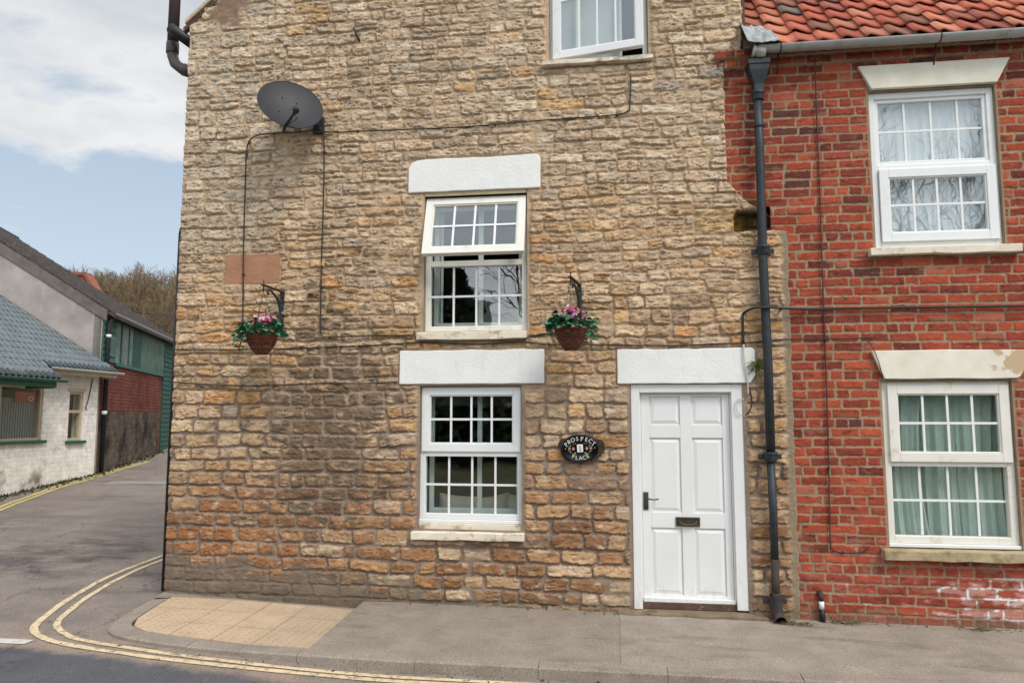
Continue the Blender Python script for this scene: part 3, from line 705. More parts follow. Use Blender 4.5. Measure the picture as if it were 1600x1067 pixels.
def curtain(name, x0, x1, z0, z1, y, mat, folds, amp, seed, label, gather=0., skew=0.):
    r = np.random.RandomState(seed); u, v = np.meshgrid(np.linspace(0, 1, 120), np.linspace(0, 1, 40))
    ph = 2*np.pi*folds*(u+.03*np.sin(5*u+seed)); a = amp*(.45+.55*(1-v))
    yy = y+a*np.sin(ph+.5*np.sin(3*v+seed))+.4*a*np.sin(2.3*ph+1.2*v)
    w = 1-gather*np.sin(np.pi*np.clip((1-v), 0, 1))**1.0
    xx = x0+(x1-x0)*(u*w)+skew*(1-v)*(u)
    P = np.stack([xx, yy, z0+(z1-z0)*v+.0*u], -1)
    o = grid_mesh(name, P, np.ones((39, 119), bool), mat)
    md = o.modifiers.new('s', 'SOLIDIFY'); md.thickness = .002
    return tag(o, label, 'curtain')
curtain('curtain', 2.32, 3.47, 3.25, 4.76, .165, M_net, 15, .010, 3, 'white net curtain behind the upper window of the red brick house')
curtain('curtain', 2.33, 2.74, .64, 2.07, .165, M_curtain, 4, .020, 5, 'pale green curtain at the left of the lower red brick house window', .14)
curtain('curtain', 2.66, 3.03, .64, 2.07, .20, M_curtain, 3, .026, 6, 'pale green curtain in the middle of the lower red brick house window', .05, -.03)
curtain('curtain', 3.00, 3.44, .64, 2.07, .175, M_curtain, 4, .02, 8, 'pale green curtain at the right of the lower red brick house window', .10, -.05)
curtain('blind', -.57, .10, 5.22, 6.5, .30, M_blind, 1, .002, 9, 'plain white blind behind the ajar top window of the stone house')['category'] = 'blind'
curtain('curtain', -1.80, -1.70, 2.6, 3.86, .30, M_net, 2, .02, 11, 'narrow white curtain at the left edge of the middle stone house window')
curtain('curtain', -.93, -.84, 2.6, 3.86, .30, M_net, 2, .02, 12, 'narrow white curtain at the right edge of the middle stone house window')
def cushion(cx, cy, cz, w, h, rot, label):
    m = MB(); n = 12; vs = []; 
    for side in (1, -1):
        for i in range(n+1):
            for j in range(n+1):
                a, b = i/n*2-1, j/n*2-1
                pin = 1-.10*(1-a*a)*abs(b)**3-.10*(1-b*b)*abs(a)**3
                t_ = .075*((1-a**4)*(1-b**4))**.6*side
                vs.append((a*w/2*(1-.10*(1-b*b)*0-.07*(1-b*b)*abs(a)), t_, b*h/2*(1-.08*(1-a*a)*abs(b))))
    fs = []
    for s in range(2):
        o = s*(n+1)**2
        for i in range(n):
            for j in range(n):
                q = (o+i*(n+1)+j, o+(i+1)*(n+1)+j, o+(i+1)*(n+1)+j+1, o+i*(n+1)+j+1); fs.append(q if s == 1 else q[::-1])
    Mx = Matrix.Translation((cx, cy, cz)) @ Matrix.Rotation(R(-14), 4, 'X') @ Matrix.Rotation(R(rot), 4, 'Y')
    m.add([Mx @ Vector(v) for v in vs], fs, True); return tag(m.build('cushion', M_cushion), label, 'cushion', 'cushions behind the ground floor window')
cushion(-1.62, .62, .80, .40, .32, 5, 'cream cushion at the left end inside the lower stone house window')
cushion(-1.25, .60, .81, .40, .30, -10, 'cream cushion tilted in the middle inside the lower stone house window')
cushion(-.93, .62, .80, .36, .31, 7, 'cream cushion at the right end inside the lower stone house window')

# pantile roof
def pantiles(par):
    pitch = R(48); ux = Vector((1,0,0)); us = Vector((0, math.cos(pitch), math.sin(pitch))); un = Vector((0, -math.sin(pitch), math.cos(pitch)))
    m = MB(); r = random.Random(31); wt, g, ln = .205, .245, .30; org = Vector((1.27, -.165, 5.150))
    pal = [(176,98,76),(166,86,66),(184,110,84),(158,82,64),(170,92,70),(180,114,90),(146,82,68),(134,86,72)]
    nu = 14
    for row in range(10):
        for c in range(38):
            if row < 1 and c < 1: continue
            x0 = c*wt+r.uniform(-.006, .006); s0 = row*g+r.uniform(-.010, .010); tw = r.uniform(-.010, .010); lift = r.uniform(-.004, .006)
            cc = lin(r.choice(pal)); f = r.uniform(.82, 1.15); cc = tuple(min(1, v*f) for v in cc)
            if r.random() < .04: cc = lin((112,100,92))
            vs = []
            for j, (sj, ex) in enumerate(((0, -.013), (0, 0), (.12, 0), (.24, 0), (ln, 0))):
                for i in range(nu+1):
                    u = i/nu
                    prof = .019*math.sin(2*math.pi*(u+.02))+.004*math.sin(4*math.pi*u)
                    h = prof+.030*(1-sj/ln)+lift+ex+tw*(u-.5)
                    vs.append(org+ux*(x0+u*(wt+.022))+us*(s0+sj+tw*(u-.5)*.6)+un*h)
            n1 = nu+1
            fs = [(j*n1+i, j*n1+i+1, (j+1)*n1+i+1, (j+1)*n1+i) for j in range(4) for i in range(nu)]
            m.add(vs, fs, True, cc)
    o = m.build('roof', M_tile, par)
    b = MB(); a = org+un*-.03; 
    vs = [a+ux*-.02+us*.05, a+ux*8+us*.05, a+ux*8+us*4, a+ux*-.02+us*4]; vs += [v-un*.05 for v in vs]
    b.add(vs, [(0,1,2,3),(7,6,5,4),(0,4,5,1),(1,5,6,2),(2,6,7,3),(3,7,4,0)]); b.build('roof_light_stop', M_timber_dark, par)  # unseen sloped deck under the tiles, added to block light
    # crumpled lead flashing in the corner against the stone gable
    rr = np.random.RandomState(4); u, v = np.meshgrid(np.linspace(0,1,26), np.linspace(0,1,26))
    hgt = .050+.018*perlin(u*3.3, v*3.1, 5)+.010*perlin(u*7, v*6, 6)+.05*np.exp(-u/.08)
    su = (.30-.10*v**1.5); P = np.zeros((26,26,3))
    for k in range(3): P[..., k] = (org[k]+ux[k]*(-.035+u*su)+us[k]*(-.05+.40*v)+un[k]*hgt)
    P[..., 1] = P[..., 1]-.02
    fl = grid_mesh('flashing', P, np.ones((25,25), bool), M_lead, None, par); q = fl.modifiers.new('s', 'SOLIDIFY'); q.thickness = .006
pantiles(brick_house)
m = MB(); m.box(1.246, 1.285, .02, .8, 5.2, 6.6); m.build('gap_shade_strip', M_timber_dark, brick_house)  # dark strip standing in for the shade of the gap beside the tiles

# gutter along the eaves
gut = empty('gutter', (4, -.15, 5.1), 'grey half round gutter along the pantile eaves', 'gutter')
m = MB(); n = 12; 
def halfpipe(mb, p0, p1, r, t=.006):
    d = (Vector(p1)-Vector(p0)).normalized(); s = d.cross(Vector((0,0,1))).normalized()
    vs = []
    for p in (Vector(p0), Vector(p1)):
        for rr in (r, r-t):
            for k in range(n+1):
                a = math.pi*k/n; vs.append(p+s*math.cos(a)*rr-Vector((0,0,1))*math.sin(a)*rr)
    k1 = n+1; fs = []
    for k in range(n):
        fs += [(k, k+1, 2*k1+k+1, 2*k1+k), (k1+k+1, k1+k, 3*k1+k, 3*k1+k+1), (k, k1+k, k1+k+1, k+1)]
    fs += [(0, 2*k1, 3*k1, k1), (n, k1+n, 3*k1+n, 2*k1+n)]
    mb.add(vs, fs, True)
halfpipe(m, (1.36,-.165,5.135), (9,-.165,5.128), .058); m.build('trough', M_greyplastic, gut)
m = MB(); m.tube([(1.335,-.165,5.098),(1.42,-.165,5.096)], .055, 12); m.tube([(1.385,-.165,5.11),(1.385,-.165,5.04)], .036, 12); m.tube([(1.31,-.165,5.105),(1.335,-.165,5.10)], .057, 12)
m.build('outlet', M_greyplastic, gut)
for x in (1.55, 2.92, 4.3, 5.7):
    m = MB(); m.tube([(x, -.165+.060*math.cos(a), 5.133-.060*math.sin(a)) for a in [math.pi*k/10 for k in range(11)]], .006, 6)
    m.tube([(x, -.10, 5.10), (x+.005, -.03, 4.985), (x, -.028, 4.93)], .007, 6); m.build('gutter_bracket', M_rust, gut)

# cast iron downpipe
dp = empty('drainpipe', (1.375, -.08, 0), 'black cast iron drainpipe with a hopper between the stone and brick walls', 'drainpipe')
yp = -.095
m = MB(); m.tube([(1.352,yp,4.74),(1.356,yp,4.2),(1.350,yp,3.2),(1.362,yp,2.2),(1.358,yp,1.35)], .040, 16); m.build('pipe', M_black, dp)
m = MB(); m.tube([(1.356,yp,1.36),(1.362,yp,.9),(1.360,yp,.52)], .035, 16); m.build('pipe', M_black, dp)
m = MB(); m.tube([(1.360,yp,.52),(1.358,yp,.12)], .0353, 16); m.build('pipe', M_rust, dp)['label'] = 'rusting foot of pipe'
for z in (4.66, 3.21, 1.36):
    m = MB(); m.tube([(1.355,yp,z),(1.355,yp,z+.055),(1.355,yp,z+.056),(1.355,yp,z+.08)], [.053,.053,.060,.060], 18); m.build('collar', M_black, dp, .004)
m = MB(); m.tube([(1.355,yp,4.40),(1.355,yp,4.43)], .048, 18); m.build('collar', M_black, dp, .004)
for z in (3.245, 1.40, .16):
    m = MB(); m.box(1.255, 1.455, yp+.02, yp+.04, z-.022, z+.022); m.tube([(1.275,yp+.03,z),(1.275,.02,z)], .012, 8); m.tube([(1.435,yp+.03,z),(1.435,.02,z)], .012, 8); m.build('pipe_bracket', M_black if z > .5 else M_rust, dp, .003)
m = MB(); vs = []
for z, w, d in ((5.025,.100,.085),(4.985,.100,.085),(4.975,.090,.078),(4.93,.086,.075),(4.80,.046,.046),(4.72,.044,.044)):
    vs += [(1.362-w,yp-d,z),(1.362+w,yp-d,z),(1.362+w,yp+d,z),(1.362-w,yp+d,z)]
fs = [(4*i+k, 4*i+4+k, 4*i+4+(k+1)%4, 4*i+(k+1)%4) for i in range(5) for k in range(4)]+[(20,23,22,21)]
m.add(vs, fs); m.build('hopper', M_black, dp, .006)
m = MB(); m.tube([(1.360,yp,.22),(1.362,yp,.08),(1.368,yp-.02,.035),(1.375,yp-.09,.012)], [.052,.052,.050,.050], 16, False); m.tube([(1.33,yp,.20),(1.395,yp,.20)], .05, 12); m.build('shoe', M_rust, dp)

# brown soil pipe swan-necking round the left eaves, and the eaves gutter
sp = empty('soil_pipe', (-4.5, .3, 5.5), 'brown plastic soil pipe with a swan neck at the left gable corner', 'soil pipe')
m = MB(); m.tube([(-4.80,.30,7.6),(-4.80,.30,5.86)], .060, 16); m.tube([(-4.80,.30,5.86),(-4.795,.30,5.72),(-4.76,.30,5.63),(-4.68,.30,5.565),(-4.55,.30,5.52),(-4.46,.30,5.46),(-4.46,.30,5.2),(-4.46,.30,.0)], .058, 16); m.build('pipe', M_brownplastic, sp)
for q in ([(-4.80,.30,5.87),(-4.80,.30,5.75)], [(-4.66,.30,5.556),(-4.57,.30,5.522)]):
    m = MB(); m.tube(q, .068, 16); m.build('socket', M_brownplastic, sp, .003)
eg = MB(); eg.tube([(-4.74,.16,5.965),(-4.68,.17,5.92),(-4.44,.2,5.74)], [.058,.060,.058], 16)
tag(eg.build('overflow_pipe', M_blackplastic), 'stubby black pipe poking from the left gable corner below the verge', 'pipe')
m = MB(); m.tube([(-4.437,.06,3.62),(-4.438,.055,2.0),(-4.438,.05,.04)], .030, 10); m.tube([(-4.437,.06,3.62),(-4.43,.06,3.68),(-4.41,.06,3.72)], .030, 10)
tag(m.build('drainpipe', M_blackplastic), 'thin dark waste pipe down the left corner of the stone house', 'drainpipe')
# little vent pipe at the foot of the brickwork
vp = empty('vent_pipe', (1.755, -.03, 0), 'short black and white pipe stub at the foot of the brick wall', 'pipe stub')
m = MB(); m.tube([(1.752,-.035,-.02),(1.750,-.035,.10)], .024, 10); m.build('foot', M_blackplastic, vp)
m = MB(); m.tube([(1.750,-.035,.10),(1.748,-.035,.165)], .022, 10); m.build('white_band', M_white, vp)
m = MB(); m.tube([(1.748,-.035,.165),(1.746,-.030,.21),(1.745,.01,.235)], .022, 10); m.build('bend', M_rust, vp)
# iron peg
m = MB(); m.tube([(-2.52,.02,5.55),(-2.54,-.05,5.59),(-2.575,-.07,5.68)], [.016,.013,.011], 6); tag(m.build('iron_peg', M_rust), 'rusty iron peg sticking out of the stone near the top', 'peg')

# ------------------------------------------------------------------ cables
def smooth_path(pts, n=6):
    P = [Vector(p) for p in pts]; out = []
    for i in range(len(P)-1):
        p0, p1, p2, p3 = P[max(i-1,0)], P[i], P[i+1], P[min(i+2,len(P)-1)]
        for k in range(n):
            t = k/n; out.append(.5*((2*p1)+(p2-p0)*t+(2*p0-5*p1+4*p2-p3)*t*t+(3*p1-p0-3*p2+p3)*t**3))
    return out+[P[-1]]
M_browncable = plain('brown_cable_sheath', (74,48,44), .6, .2, 9, bump=.05)
def cable(pts, label, r=.0065, y=-.036, mat=None, wob=.004, seed=0, clips=True):
    rr = random.Random(seed); full = []
    P = [Vector((p[0], p[2] if len(p) > 2 else y, p[1])) for p in pts]
    for a, b in zip(P, P[1:]):
        L = (b-a).length; k = max(1, int(L/.35))
        for i in range(k): full.append(a.lerp(b, i/k)+(Vector((rr.uniform(-wob,wob), rr.uniform(-.003,.003), rr.uniform(-wob,wob))) if i else Vector()))
    full.append(P[-1]); m = MB(); m.tube(smooth_path(full, 4), r, 7)
    o = tag(m.build('cable', mat or M_cable), label, 'cable')
    if clips:
        for i, p in enumerate(full[1:-1]):
            if i % 3 == 1: c = MB(); c.box(p.x-.009, p.x+.009, p.y-.009, .0, p.z-.009, p.z+.009); c.build('clip', M_cable, o)
    return o
cable([(-2.96,4.66,-.06),(-3.05,4.632),(-3.41,4.628),(-3.60,4.612),(-3.68,4.55),(-3.70,4.42),(-3.695,3.6),(-3.672,2.75),(-3.68,2.50),(-3.72,2.44)], 'dark cable from the satellite dish running down behind the left hanging basket', seed=1)
cable([(-2.94,4.66,-.06),(-2.885,4.60),(-2.865,4.4),(-2.862,3.4),(-2.855,2.62),(-2.835,2.545),(-2.76,2.525),(-2.3,2.535),(-1.90,2.53)], 'dark cable from the satellite dish down to the middle window sill', seed=2)
cable([(-2.93,4.70,-.06),(-2.86,4.615),(-2.52,4.60),(-1.6,4.585),(-.64,4.61),(.06,4.625),(.16,4.65),(.185,4.70),(.20,5.0)], 'dark cable from the satellite dish across to below the top window', seed=3)
cable([(-4.41,2.425),(-3.7,2.415),(-3.0,2.42),(-2.3,2.44),(-1.86,2.462),(-1.5,2.445),(-1.2,2.44),(-.86,2.455),(-.6,2.425),(-.11,2.415),(.5,2.40),(1.27,2.42),(1.5,2.44),(2.27,2.445)], 'long dark cable along the wall under the hanging baskets to the brick house', .0062, seed=4)
cable([(2.20,2.445,-.02),(2.26,2.38,-.035),(2.31,2.24,-.042),(2.345,2.09,-.035)], 'thin brown cable crossing the left end of the peeling lintel', .004, -.03, M_browncable, seed=15, clips=False)
cable([(-.85,2.48),(-.70,2.52),(-.55,2.53),(-.47,2.53)], 'short dark cable between middle window sill and right hanging basket', .006, seed=14)
cable([(-4.41,2.10),(-4.1,2.075),(-3.5,2.055),(-2.86,2.075),(-2.4,2.07),(-2.06,2.085)], 'dark cable sagging from the left corner to the ground floor window lintel', .0055, seed=5)
cable([(1.885,5.05,-.05),(1.89,4.4,-.012),(1.885,3.4,-.012),(1.875,2.3,-.012),(1.862,1.3,-.012),(1.850,.68,-.012),(1.87,.60,-.012),(1.95,.575,-.012),(2.10,.585,-.012),(2.17,.63,-.012)], 'brown cable dropping down the brick wall to below the green curtains', .0065, -.012, M_browncable, seed=6)
cable([(1.165,2.40,-.036),(1.165,2.62,-.036),(1.18,2.69,-.036),(1.25,2.715,-.15),(1.36,2.718,-.155),(1.5,2.715,-.10),(1.75,2.715,-.02),(2.6,2.712,-.02),(3.5,2.708,-.02),(4.7,2.70,-.02)], 'thick black cable across the brick wall passing over the drainpipe', .0115, -.036, seed=7)
cable([(1.165,2.40,-.048),(1.168,2.25,-.048),(1.19,2.06,-.042),(1.195,1.95,-.030)], 'white and grey cable over the right end of the door lintel', .0075, -.048, M_palecable, seed=8, clips=False)
cable([(1.205,2.02,-.03),(1.225,1.88,-.03),(1.20,1.80,-.03),(1.17,1.77,-.02)], 'short dark cable tail beside the top of the door frame', .006, seed=10, clips=False)
cable([(1.155,1.90,-.012),(1.115,1.915,-.015),(1.09,1.87,-.016),(1.095,1.80,-.016),(1.135,1.765,-.012)], 'small white cable loop on the door frame', .005, -.02, M_palecable, 0, 9, False)

# ------------------------------------------------------------------ satellite dish
dish = empty('satellite_dish', (-3.0, 0, 4.7), 'dark grey oval satellite dish on the stone wall', 'satellite dish')
nrm = Vector((.50, -.76, .38)).normalized(); cen = Vector((-3.10, -.33, 4.79))
dr_ = Vector((1, .55, -.22)); dr_ = (dr_-nrm*dr_.dot(nrm)).normalized(); du = nrm.cross(dr_).normalized()
if du.z < 0: du = -du
a_, b_ = .308, .298
m = MB(); N = 48; rings = 10; vs = []
for side in (0, 1):
    for i in range(rings+1):
        t = i/rings
        for k in range(N):
            an = 2*math.pi*k/N
            vs.append(cen+dr_*math.cos(an)*t*a_+du*math.sin(an)*t*b_+nrm*(-.062*(1-t*t)-.006*side))
fs = [(i*N+k, i*N+(k+1)%N, (i+1)*N+(k+1)%N, (i+1)*N+k) for i in range(rings) for k in range(N)]
o1 = (rings+1)*N; fs += [(o1+i*N+(k+1)%N, o1+i*N+k, o1+(i+1)*N+k, o1+(i+1)*N+(k+1)%N) for i in range(rings) for k in range(N)]
m.add(vs, fs, True)
m.tube([cen+dr_*math.cos(2*math.pi*k/N)*a_+du*math.sin(2*math.pi*k/N)*b_-nrm*.003 for k in range(N+1)], .006, 6, False)
m.build('reflector', M_dish, dish)
foot = cen-du*.300-nrm*.02; lnb = cen-du*.205+nrm*.150+dr_*.06
m = MB(); m.tube([foot-nrm*.06, foot+nrm*.01, foot.lerp(lnb, .5)-du*.012, lnb-nrm*.01], [.016,.016,.014,.012], 8); m.build('feed_arm', M_blackplastic, dish)
m = MB(); dd = (cen-lnb).normalized(); m.tube([lnb-dd*.045, lnb-dd*.04, lnb+dd*.02, lnb+dd*.045], [.022,.028,.030,.020], 12); m.tube([lnb-dd*.0-du*.055, lnb-dd*.005], .018, 8); m.build('feedhorn', M_blackplastic, dish)
m = MB(); m.tube(smooth_path([lnb-du*.05, lnb-du*.11+dr_*.025, foot.lerp(lnb, .35)+dr_*.03, foot.lerp(lnb,.15)+dr_*.01]), .0045, 6); m.build('feed_cable', M_cable, dish)
for a, b in ((-.09,.10), (.05,.09), (-.085,-.09)): 
    q = cen+dr_*a+du*b-nrm*(.062*(1-((a/a_)**2+(b/b_)**2)))
    m = MB(); m.tube([q-nrm*.002, q+nrm*.006], .007, 8); m.build('bolt', M_blackplastic, dish)
m = MB(); bk_ = cen-nrm*.075
m.tube([bk_, Vector((-2.98,-.16,4.70)), Vector((-2.93,-.06,4.68)), Vector((-2.93,-.02,4.68))], .02, 10); m.box(-2.985,-2.875,-.045,.0,4.60,4.77); m.build('wall_mount', M_black, dish, .004)

# ------------------------------------------------------------------ hanging baskets and brackets
def bracket(px, tipdx, label):
    t = empty('wall_bracket', (px, 0, 2.9), label, 'bracket', 'iron basket brackets')
    tip = Vector((px+tipdx, -.46, 2.985)); top = Vector((px, -.03, 2.985))
    m = MB(); m.box(px-.020, px+.020, -.038, -.012, 2.655, 3.0); m.tube([(px,-.04,2.94),(px,-.052,2.94)], .014, 8); m.tube([(px,-.04,2.72),(px,-.052,2.72)], .014, 8); m.build('back_plate', M_black, t, .003)
    d = (tip-top).normalized(); s = d.cross(Vector((0,0,1))).normalized(); m = MB()
    vs = [p+s*q+Vector((0,0,w)) for p in (top, tip) for q in (-.016,.016) for w in (-.007,.007)]
    m.add(vs, [(0,1,3,2),(4,6,7,5),(0,4,5,1),(2,3,7,6),(0,2,6,4),(1,5,7,3)]); m.build('arm', M_rust, t, .002)
    m = MB(); m.tube(smooth_path([Vector((px,-.045,2.66)), top+d*.035-Vector((0,0,.20)), top+d*.10-Vector((0,0,.10)), top+d*.20-Vector((0,0,.045)), top+d*.285-Vector((0,0,.030)), top+d*.315-Vector((0,0,.055)), top+d*.29-Vector((0,0,.07))]), .011, 8)
    cc_ = top+d*.05-Vector((0,0,.075)); m.tube([cc_+d*.036*math.cos(a)+Vector((0,0,.036*math.sin(a))) for a in [2*math.pi*k/14 for k in range(15)]], .007, 6)
    m.build('scroll', M_black, t)
    m = MB(); m.tube([tip-d*.03+Vector((0,0,.05)), tip-d*.03, tip-d*.03-Vector((0,0,.06))], .006, 6); m.build('hook', M_rust, t)
    return tip-d*.03-Vector((0,0,.06))
def basket(top, seed, label, sag):
    r = random.Random(seed); cx, cy = top.x, top.y; rim = 2.515
    t = empty('hanging_basket', (cx, cy, 2.34), label, 'hanging basket', 'hanging baskets of pink flowers')
    rows = 15; prof = []; m = MB()
    for i in range(rows+1):
        z = 2.335+(rim-2.335)*i/rows; f = (z-2.335)/(rim-2.335); rad = .030+.108*math.sin(min(1., f*.9+.06)*math.pi/2)**.75
        N = 40; pts = []
        for k in range(N+1):
            a = 2*math.pi*k/N; w = .0045*math.cos(a*10+(math.pi if i % 2 else 0))
            pts.append((cx+(rad+w)*math.cos(a), cy+(rad+w)*math.sin(a), z+.001*math.sin(a*7+i)))
        m.tube(pts, .0068 if i < rows else .011, 6, False, lin((96+r.randint(-14,26), 58+r.randint(-8,14), 42)))
    m.lathe([(.0,2.333),(.028,2.334),(.062,2.352),(.100,2.40),(.125,2.46),(.133,rim)], cx, cy, 30)
    m.build('wicker', M_wick, t)
    m = MB(); m.lathe([(.0,rim-.01),(.08,rim-.012),(.132,rim-.02)], cx, cy, 20); m.build('compost', M_wood_dark, t)
    m = MB()
    for k in range(3):
        a = 2*math.pi*k/3+.5; b0 = Vector((cx+.135*math.cos(a), cy+.135*math.sin(a), rim)); n = 26
        for i in range(n):
            p = b0.lerp(top, i/n); q = b0.lerp(top, (i+.85)/n); s = Vector((.004,0,0)) if i % 2 else Vector((0,.004,0))
            m.tube([p-s, q-s], .0016, 4); m.tube([p+s, q+s], .0016, 4)
    m.build('chain', M_rust, t)
    lf = MB()
    def leaf(p, d, size):
        d = Vector(d).normalized(); s = d.cross(Vector((0,0,1)))
        s = s.normalized() if s.length > .1 else Vector((1,0,0)); u = s.cross(d).normalized()
        roll = r.uniform(-.6,.6); s2 = s*math.cos(roll)+u*math.sin(roll); u2 = -s*math.sin(roll)+u*math.cos(roll)
        o = [(0,0,0),(.28,.42,.10),(.62,.40,.10),(1,.0,-.10),(.62,-.40,.10),(.28,-.42,.10),(.5,0,.0)]
        vs = [p+(d*a+s2*b+u2*c)*size for a, b, c in o]
        cc = lin(r.choice([(40,116,88),(32,100,74),(52,130,98),(46,108,72),(30,86,66),(72,138,86)]))
        lf.add(vs, [(0,1,6),(1,2,6),(2,3,6),(3,4,6),(4,5,6),(5,0,6)], True, cc)
    def flower(pet, p, d, size, cc):
        d = Vector(d).normalized(); s = d.cross(Vector((.3,.2,1))).normalized(); u = s.cross(d)
        for k in range(5):
            a = 2*math.pi*k/5+r.random()*.3; e = s*math.cos(a)+u*math.sin(a); w = s*-math.sin(a)+u*math.cos(a)
            f = r.uniform(.8,1.15); c2 = tuple(min(1,v*f) for v in cc)
            pet.add([p, p+(e*.5+w*.38+d*.18)*size, p+(e*1.0+d*.28)*size, p+(e*.5-w*.38+d*.18)*size], [(0,1,2,3)], True, c2)
        pet.add([p+d*.004+s*.004, p+d*.004+u*.004, p+d*.004-s*.004, p+d*.004-u*.004], [(0,1,2,3)], False, lin((226,190,90)))
    for i in range(330):
        a = r.uniform(0, 2*math.pi); q = math.sqrt(r.random()); el = r.random()
        rad = .06+.135*q; z = rim+.01+.13*(1-q*q*.8)*el+.03*r.random()
        if q > .8 and r.random() < .45: z -= r.uniform(.02,.08)
        if sag and math.cos(a-sag) > .5 and r.random() < .6: rad += r.uniform(.0,.06); z -= r.uniform(0,.13)
        p = Vector((cx+rad*math.cos(a), cy+rad*math.sin(a), z))
        leaf(p, (math.cos(a)+r.uniform(-.6,.6), math.sin(a)+r.uniform(-.6,.6), r.uniform(-.6,.5)), r.uniform(.038,.066))
    pinks = [(214,112,146),(204,88,128),(226,150,176),(190,70,112),(150,80,150),(232,214,218),(236,170,186),(120,66,130)]
    for c in range(24):
        a = r.uniform(0, 2*math.pi); q = r.uniform(.15, 1); 
        if r.random() < .7: a = -math.pi/2+r.gauss(0, 1.1)
        cp = Vector((cx+.17*q*math.cos(a), cy+.17*q*math.sin(a), rim+.095+.075*(1-q)+r.uniform(-.045,.035)))
        cc = lin(r.choice(pinks)); pet = MB()
        for k in range(r.randint(5,9)):
            o = Vector((r.gauss(0,1), r.gauss(0,1), r.gauss(0,.8)+.3)).normalized()*.026
            flower(pet, cp+o, o+Vector((0,-.01,.01)), r.uniform(.015,.023), cc if r.random() < .75 else lin(r.choice(pinks)))
        pet.build('flower_cluster', M_petal, t)
    lf.build('foliage', M_leaf, t)
M_wick = attr_mat('red_brown_wicker', rough=.6, amt=.25, bump=.3, fine=90)
tp = bracket(-3.265, .0, 'black iron wall bracket holding the left hanging basket')
basket(Vector((tp.x, tp.y, tp.z)), 11, 'wicker hanging basket of pink flowers left of the windows', math.pi)
tp = bracket(-.312, -.065, 'black iron wall bracket holding the right hanging basket')
basket(Vector((tp.x+.0, tp.y, tp.z)), 23, 'wicker hanging basket of pink flowers above and left of the door', .2)

# ------------------------------------------------------------------ house sign
sg = empty('house_sign', (-.30, -.03, 1.45), 'oval black house sign lettered PROSPECT PLACE on a dark wooden slab', 'sign')
m = MB(); rr = random.Random(2); poly = []
for k in range(40):
    a = 2*math.pi*k/40; rx = .206+.014*math.sin(3*a+1)+rr.uniform(-.005,.005); rz_ = .118+.010*math.sin(5*a)+rr.uniform(-.004,.004)
    poly.append((-.310+rx*math.copysign(abs(math.cos(a))**.8, math.cos(a)), 1.463+rz_*math.copysign(abs(math.sin(a))**.75, math.sin(a))))
m.prism(poly, -.060, -.022); m.build('wooden_slab', M_wood_dark, sg, .006)
pcx, pcz, rot = -.318, 1.462, R(2.5)
def on_sign(u, v, y): return (pcx+u*math.cos(rot)-v*math.sin(rot), y, pcz+u*math.sin(rot)+v*math.cos(rot))
m = MB(); N = 56
vs = [on_sign(.168*f*math.cos(2*math.pi*k/N), .126*f*math.sin(2*math.pi*k/N), y) for f, y in ((1,-.060),(1,-.068),(.965,-.074),(.93,-.0725),(0.001,-.0725)) for k in range(N)]
m.add(vs, [(i*N+k, i*N+(k+1)%N, (i+1)*N+(k+1)%N, (i+1)*N+k) for i in range(4) for k in range(N)], True); m.build('plaque', M_gloss_black, sg)
def letter(mb, ch, u, v, ang, h, y, bold=-.002):
    cu = bpy.data.curves.new('t', 'FONT'); cu.body = ch; cu.size = 1; cu.align_x = 'CENTER'; cu.offset = bold; cu.extrude = .0
    ob = link(bpy.data.objects.new('t', cu)); bpy.context.view_layer.update()
    me = bpy.data.meshes.new_from_object(ob.evaluated_get(bpy.context.evaluated_depsgraph_get()))
    k = h/.69; ca, sa = math.cos(ang), math.sin(ang)
    vs = [on_sign(u+(p.co.x*ca-p.co.y*sa)*k, v+(p.co.x*sa+p.co.y*ca)*k, y) for p in me.vertices]
    mb.add(vs, [tuple(p.vertices) for p in me.polygons])
    bpy.data.objects.remove(ob); bpy.data.curves.remove(cu); bpy.data.meshes.remove(me)
def serif(mb, u, v, ang, w, y, t=.0028):
    ca, sa = math.cos(ang), math.sin(ang)
    mb.add([on_sign(u+a*ca-b*sa, v+a*sa+b*ca, y-.0002) for a, b in ((-w,-t/2),(w,-t/2),(w,t/2),(-w,t/2))], [(0,1,2,3)])
m = MB()
for i, ch in enumerate('PROSPECT'):
    a = R(151-i*17.4); u, v = .131*math.cos(a), .089*math.sin(a)-.010+.004
    nrm_a = math.atan2(math.sin(a)/.089, math.cos(a)/.131)-math.pi/2
    letter(m, ch, u, v-.012, nrm_a*.8, .036, -.0745)
    if ch in 'PRT': serif(m, u-(.005 if ch != 'T' else 0)+.012*math.sin(nrm_a*.8)*0, v-.012, nrm_a*.8, .007, -.0745)
for i, ch in enumerate('PLACE'):
    a = R(-124+i*17.0); u, v = .128*math.cos(a), .100*math.sin(a)
    nrm_a = math.atan2(math.sin(a)/.100, math.cos(a)/.128)+math.pi/2
    letter(m, ch, u, v-.004, nrm_a*.8, .034, -.0745)
m.build('lettering', M_letter, sg)
m = MB(); m.add([on_sign(u, v, y) for y in (-.0725,-.0785) for u, v in ((-.027,-.034),(.027,-.034),(.027,.036),(-.027,.036))], [(4,5,6,7),(0,1,5,4),(1,2,6,5),(2,3,7,6),(3,0,4,7)]); m.build('number_tile', M_letter, sg, .001)
m = MB(); letter(m, '1', 0, -.022, 0, .046, -.0790, .008); serif(m, 0, -.021, 0, .010, -.0788, .005); m.build('number', M_gloss_black, sg)
m = MB()
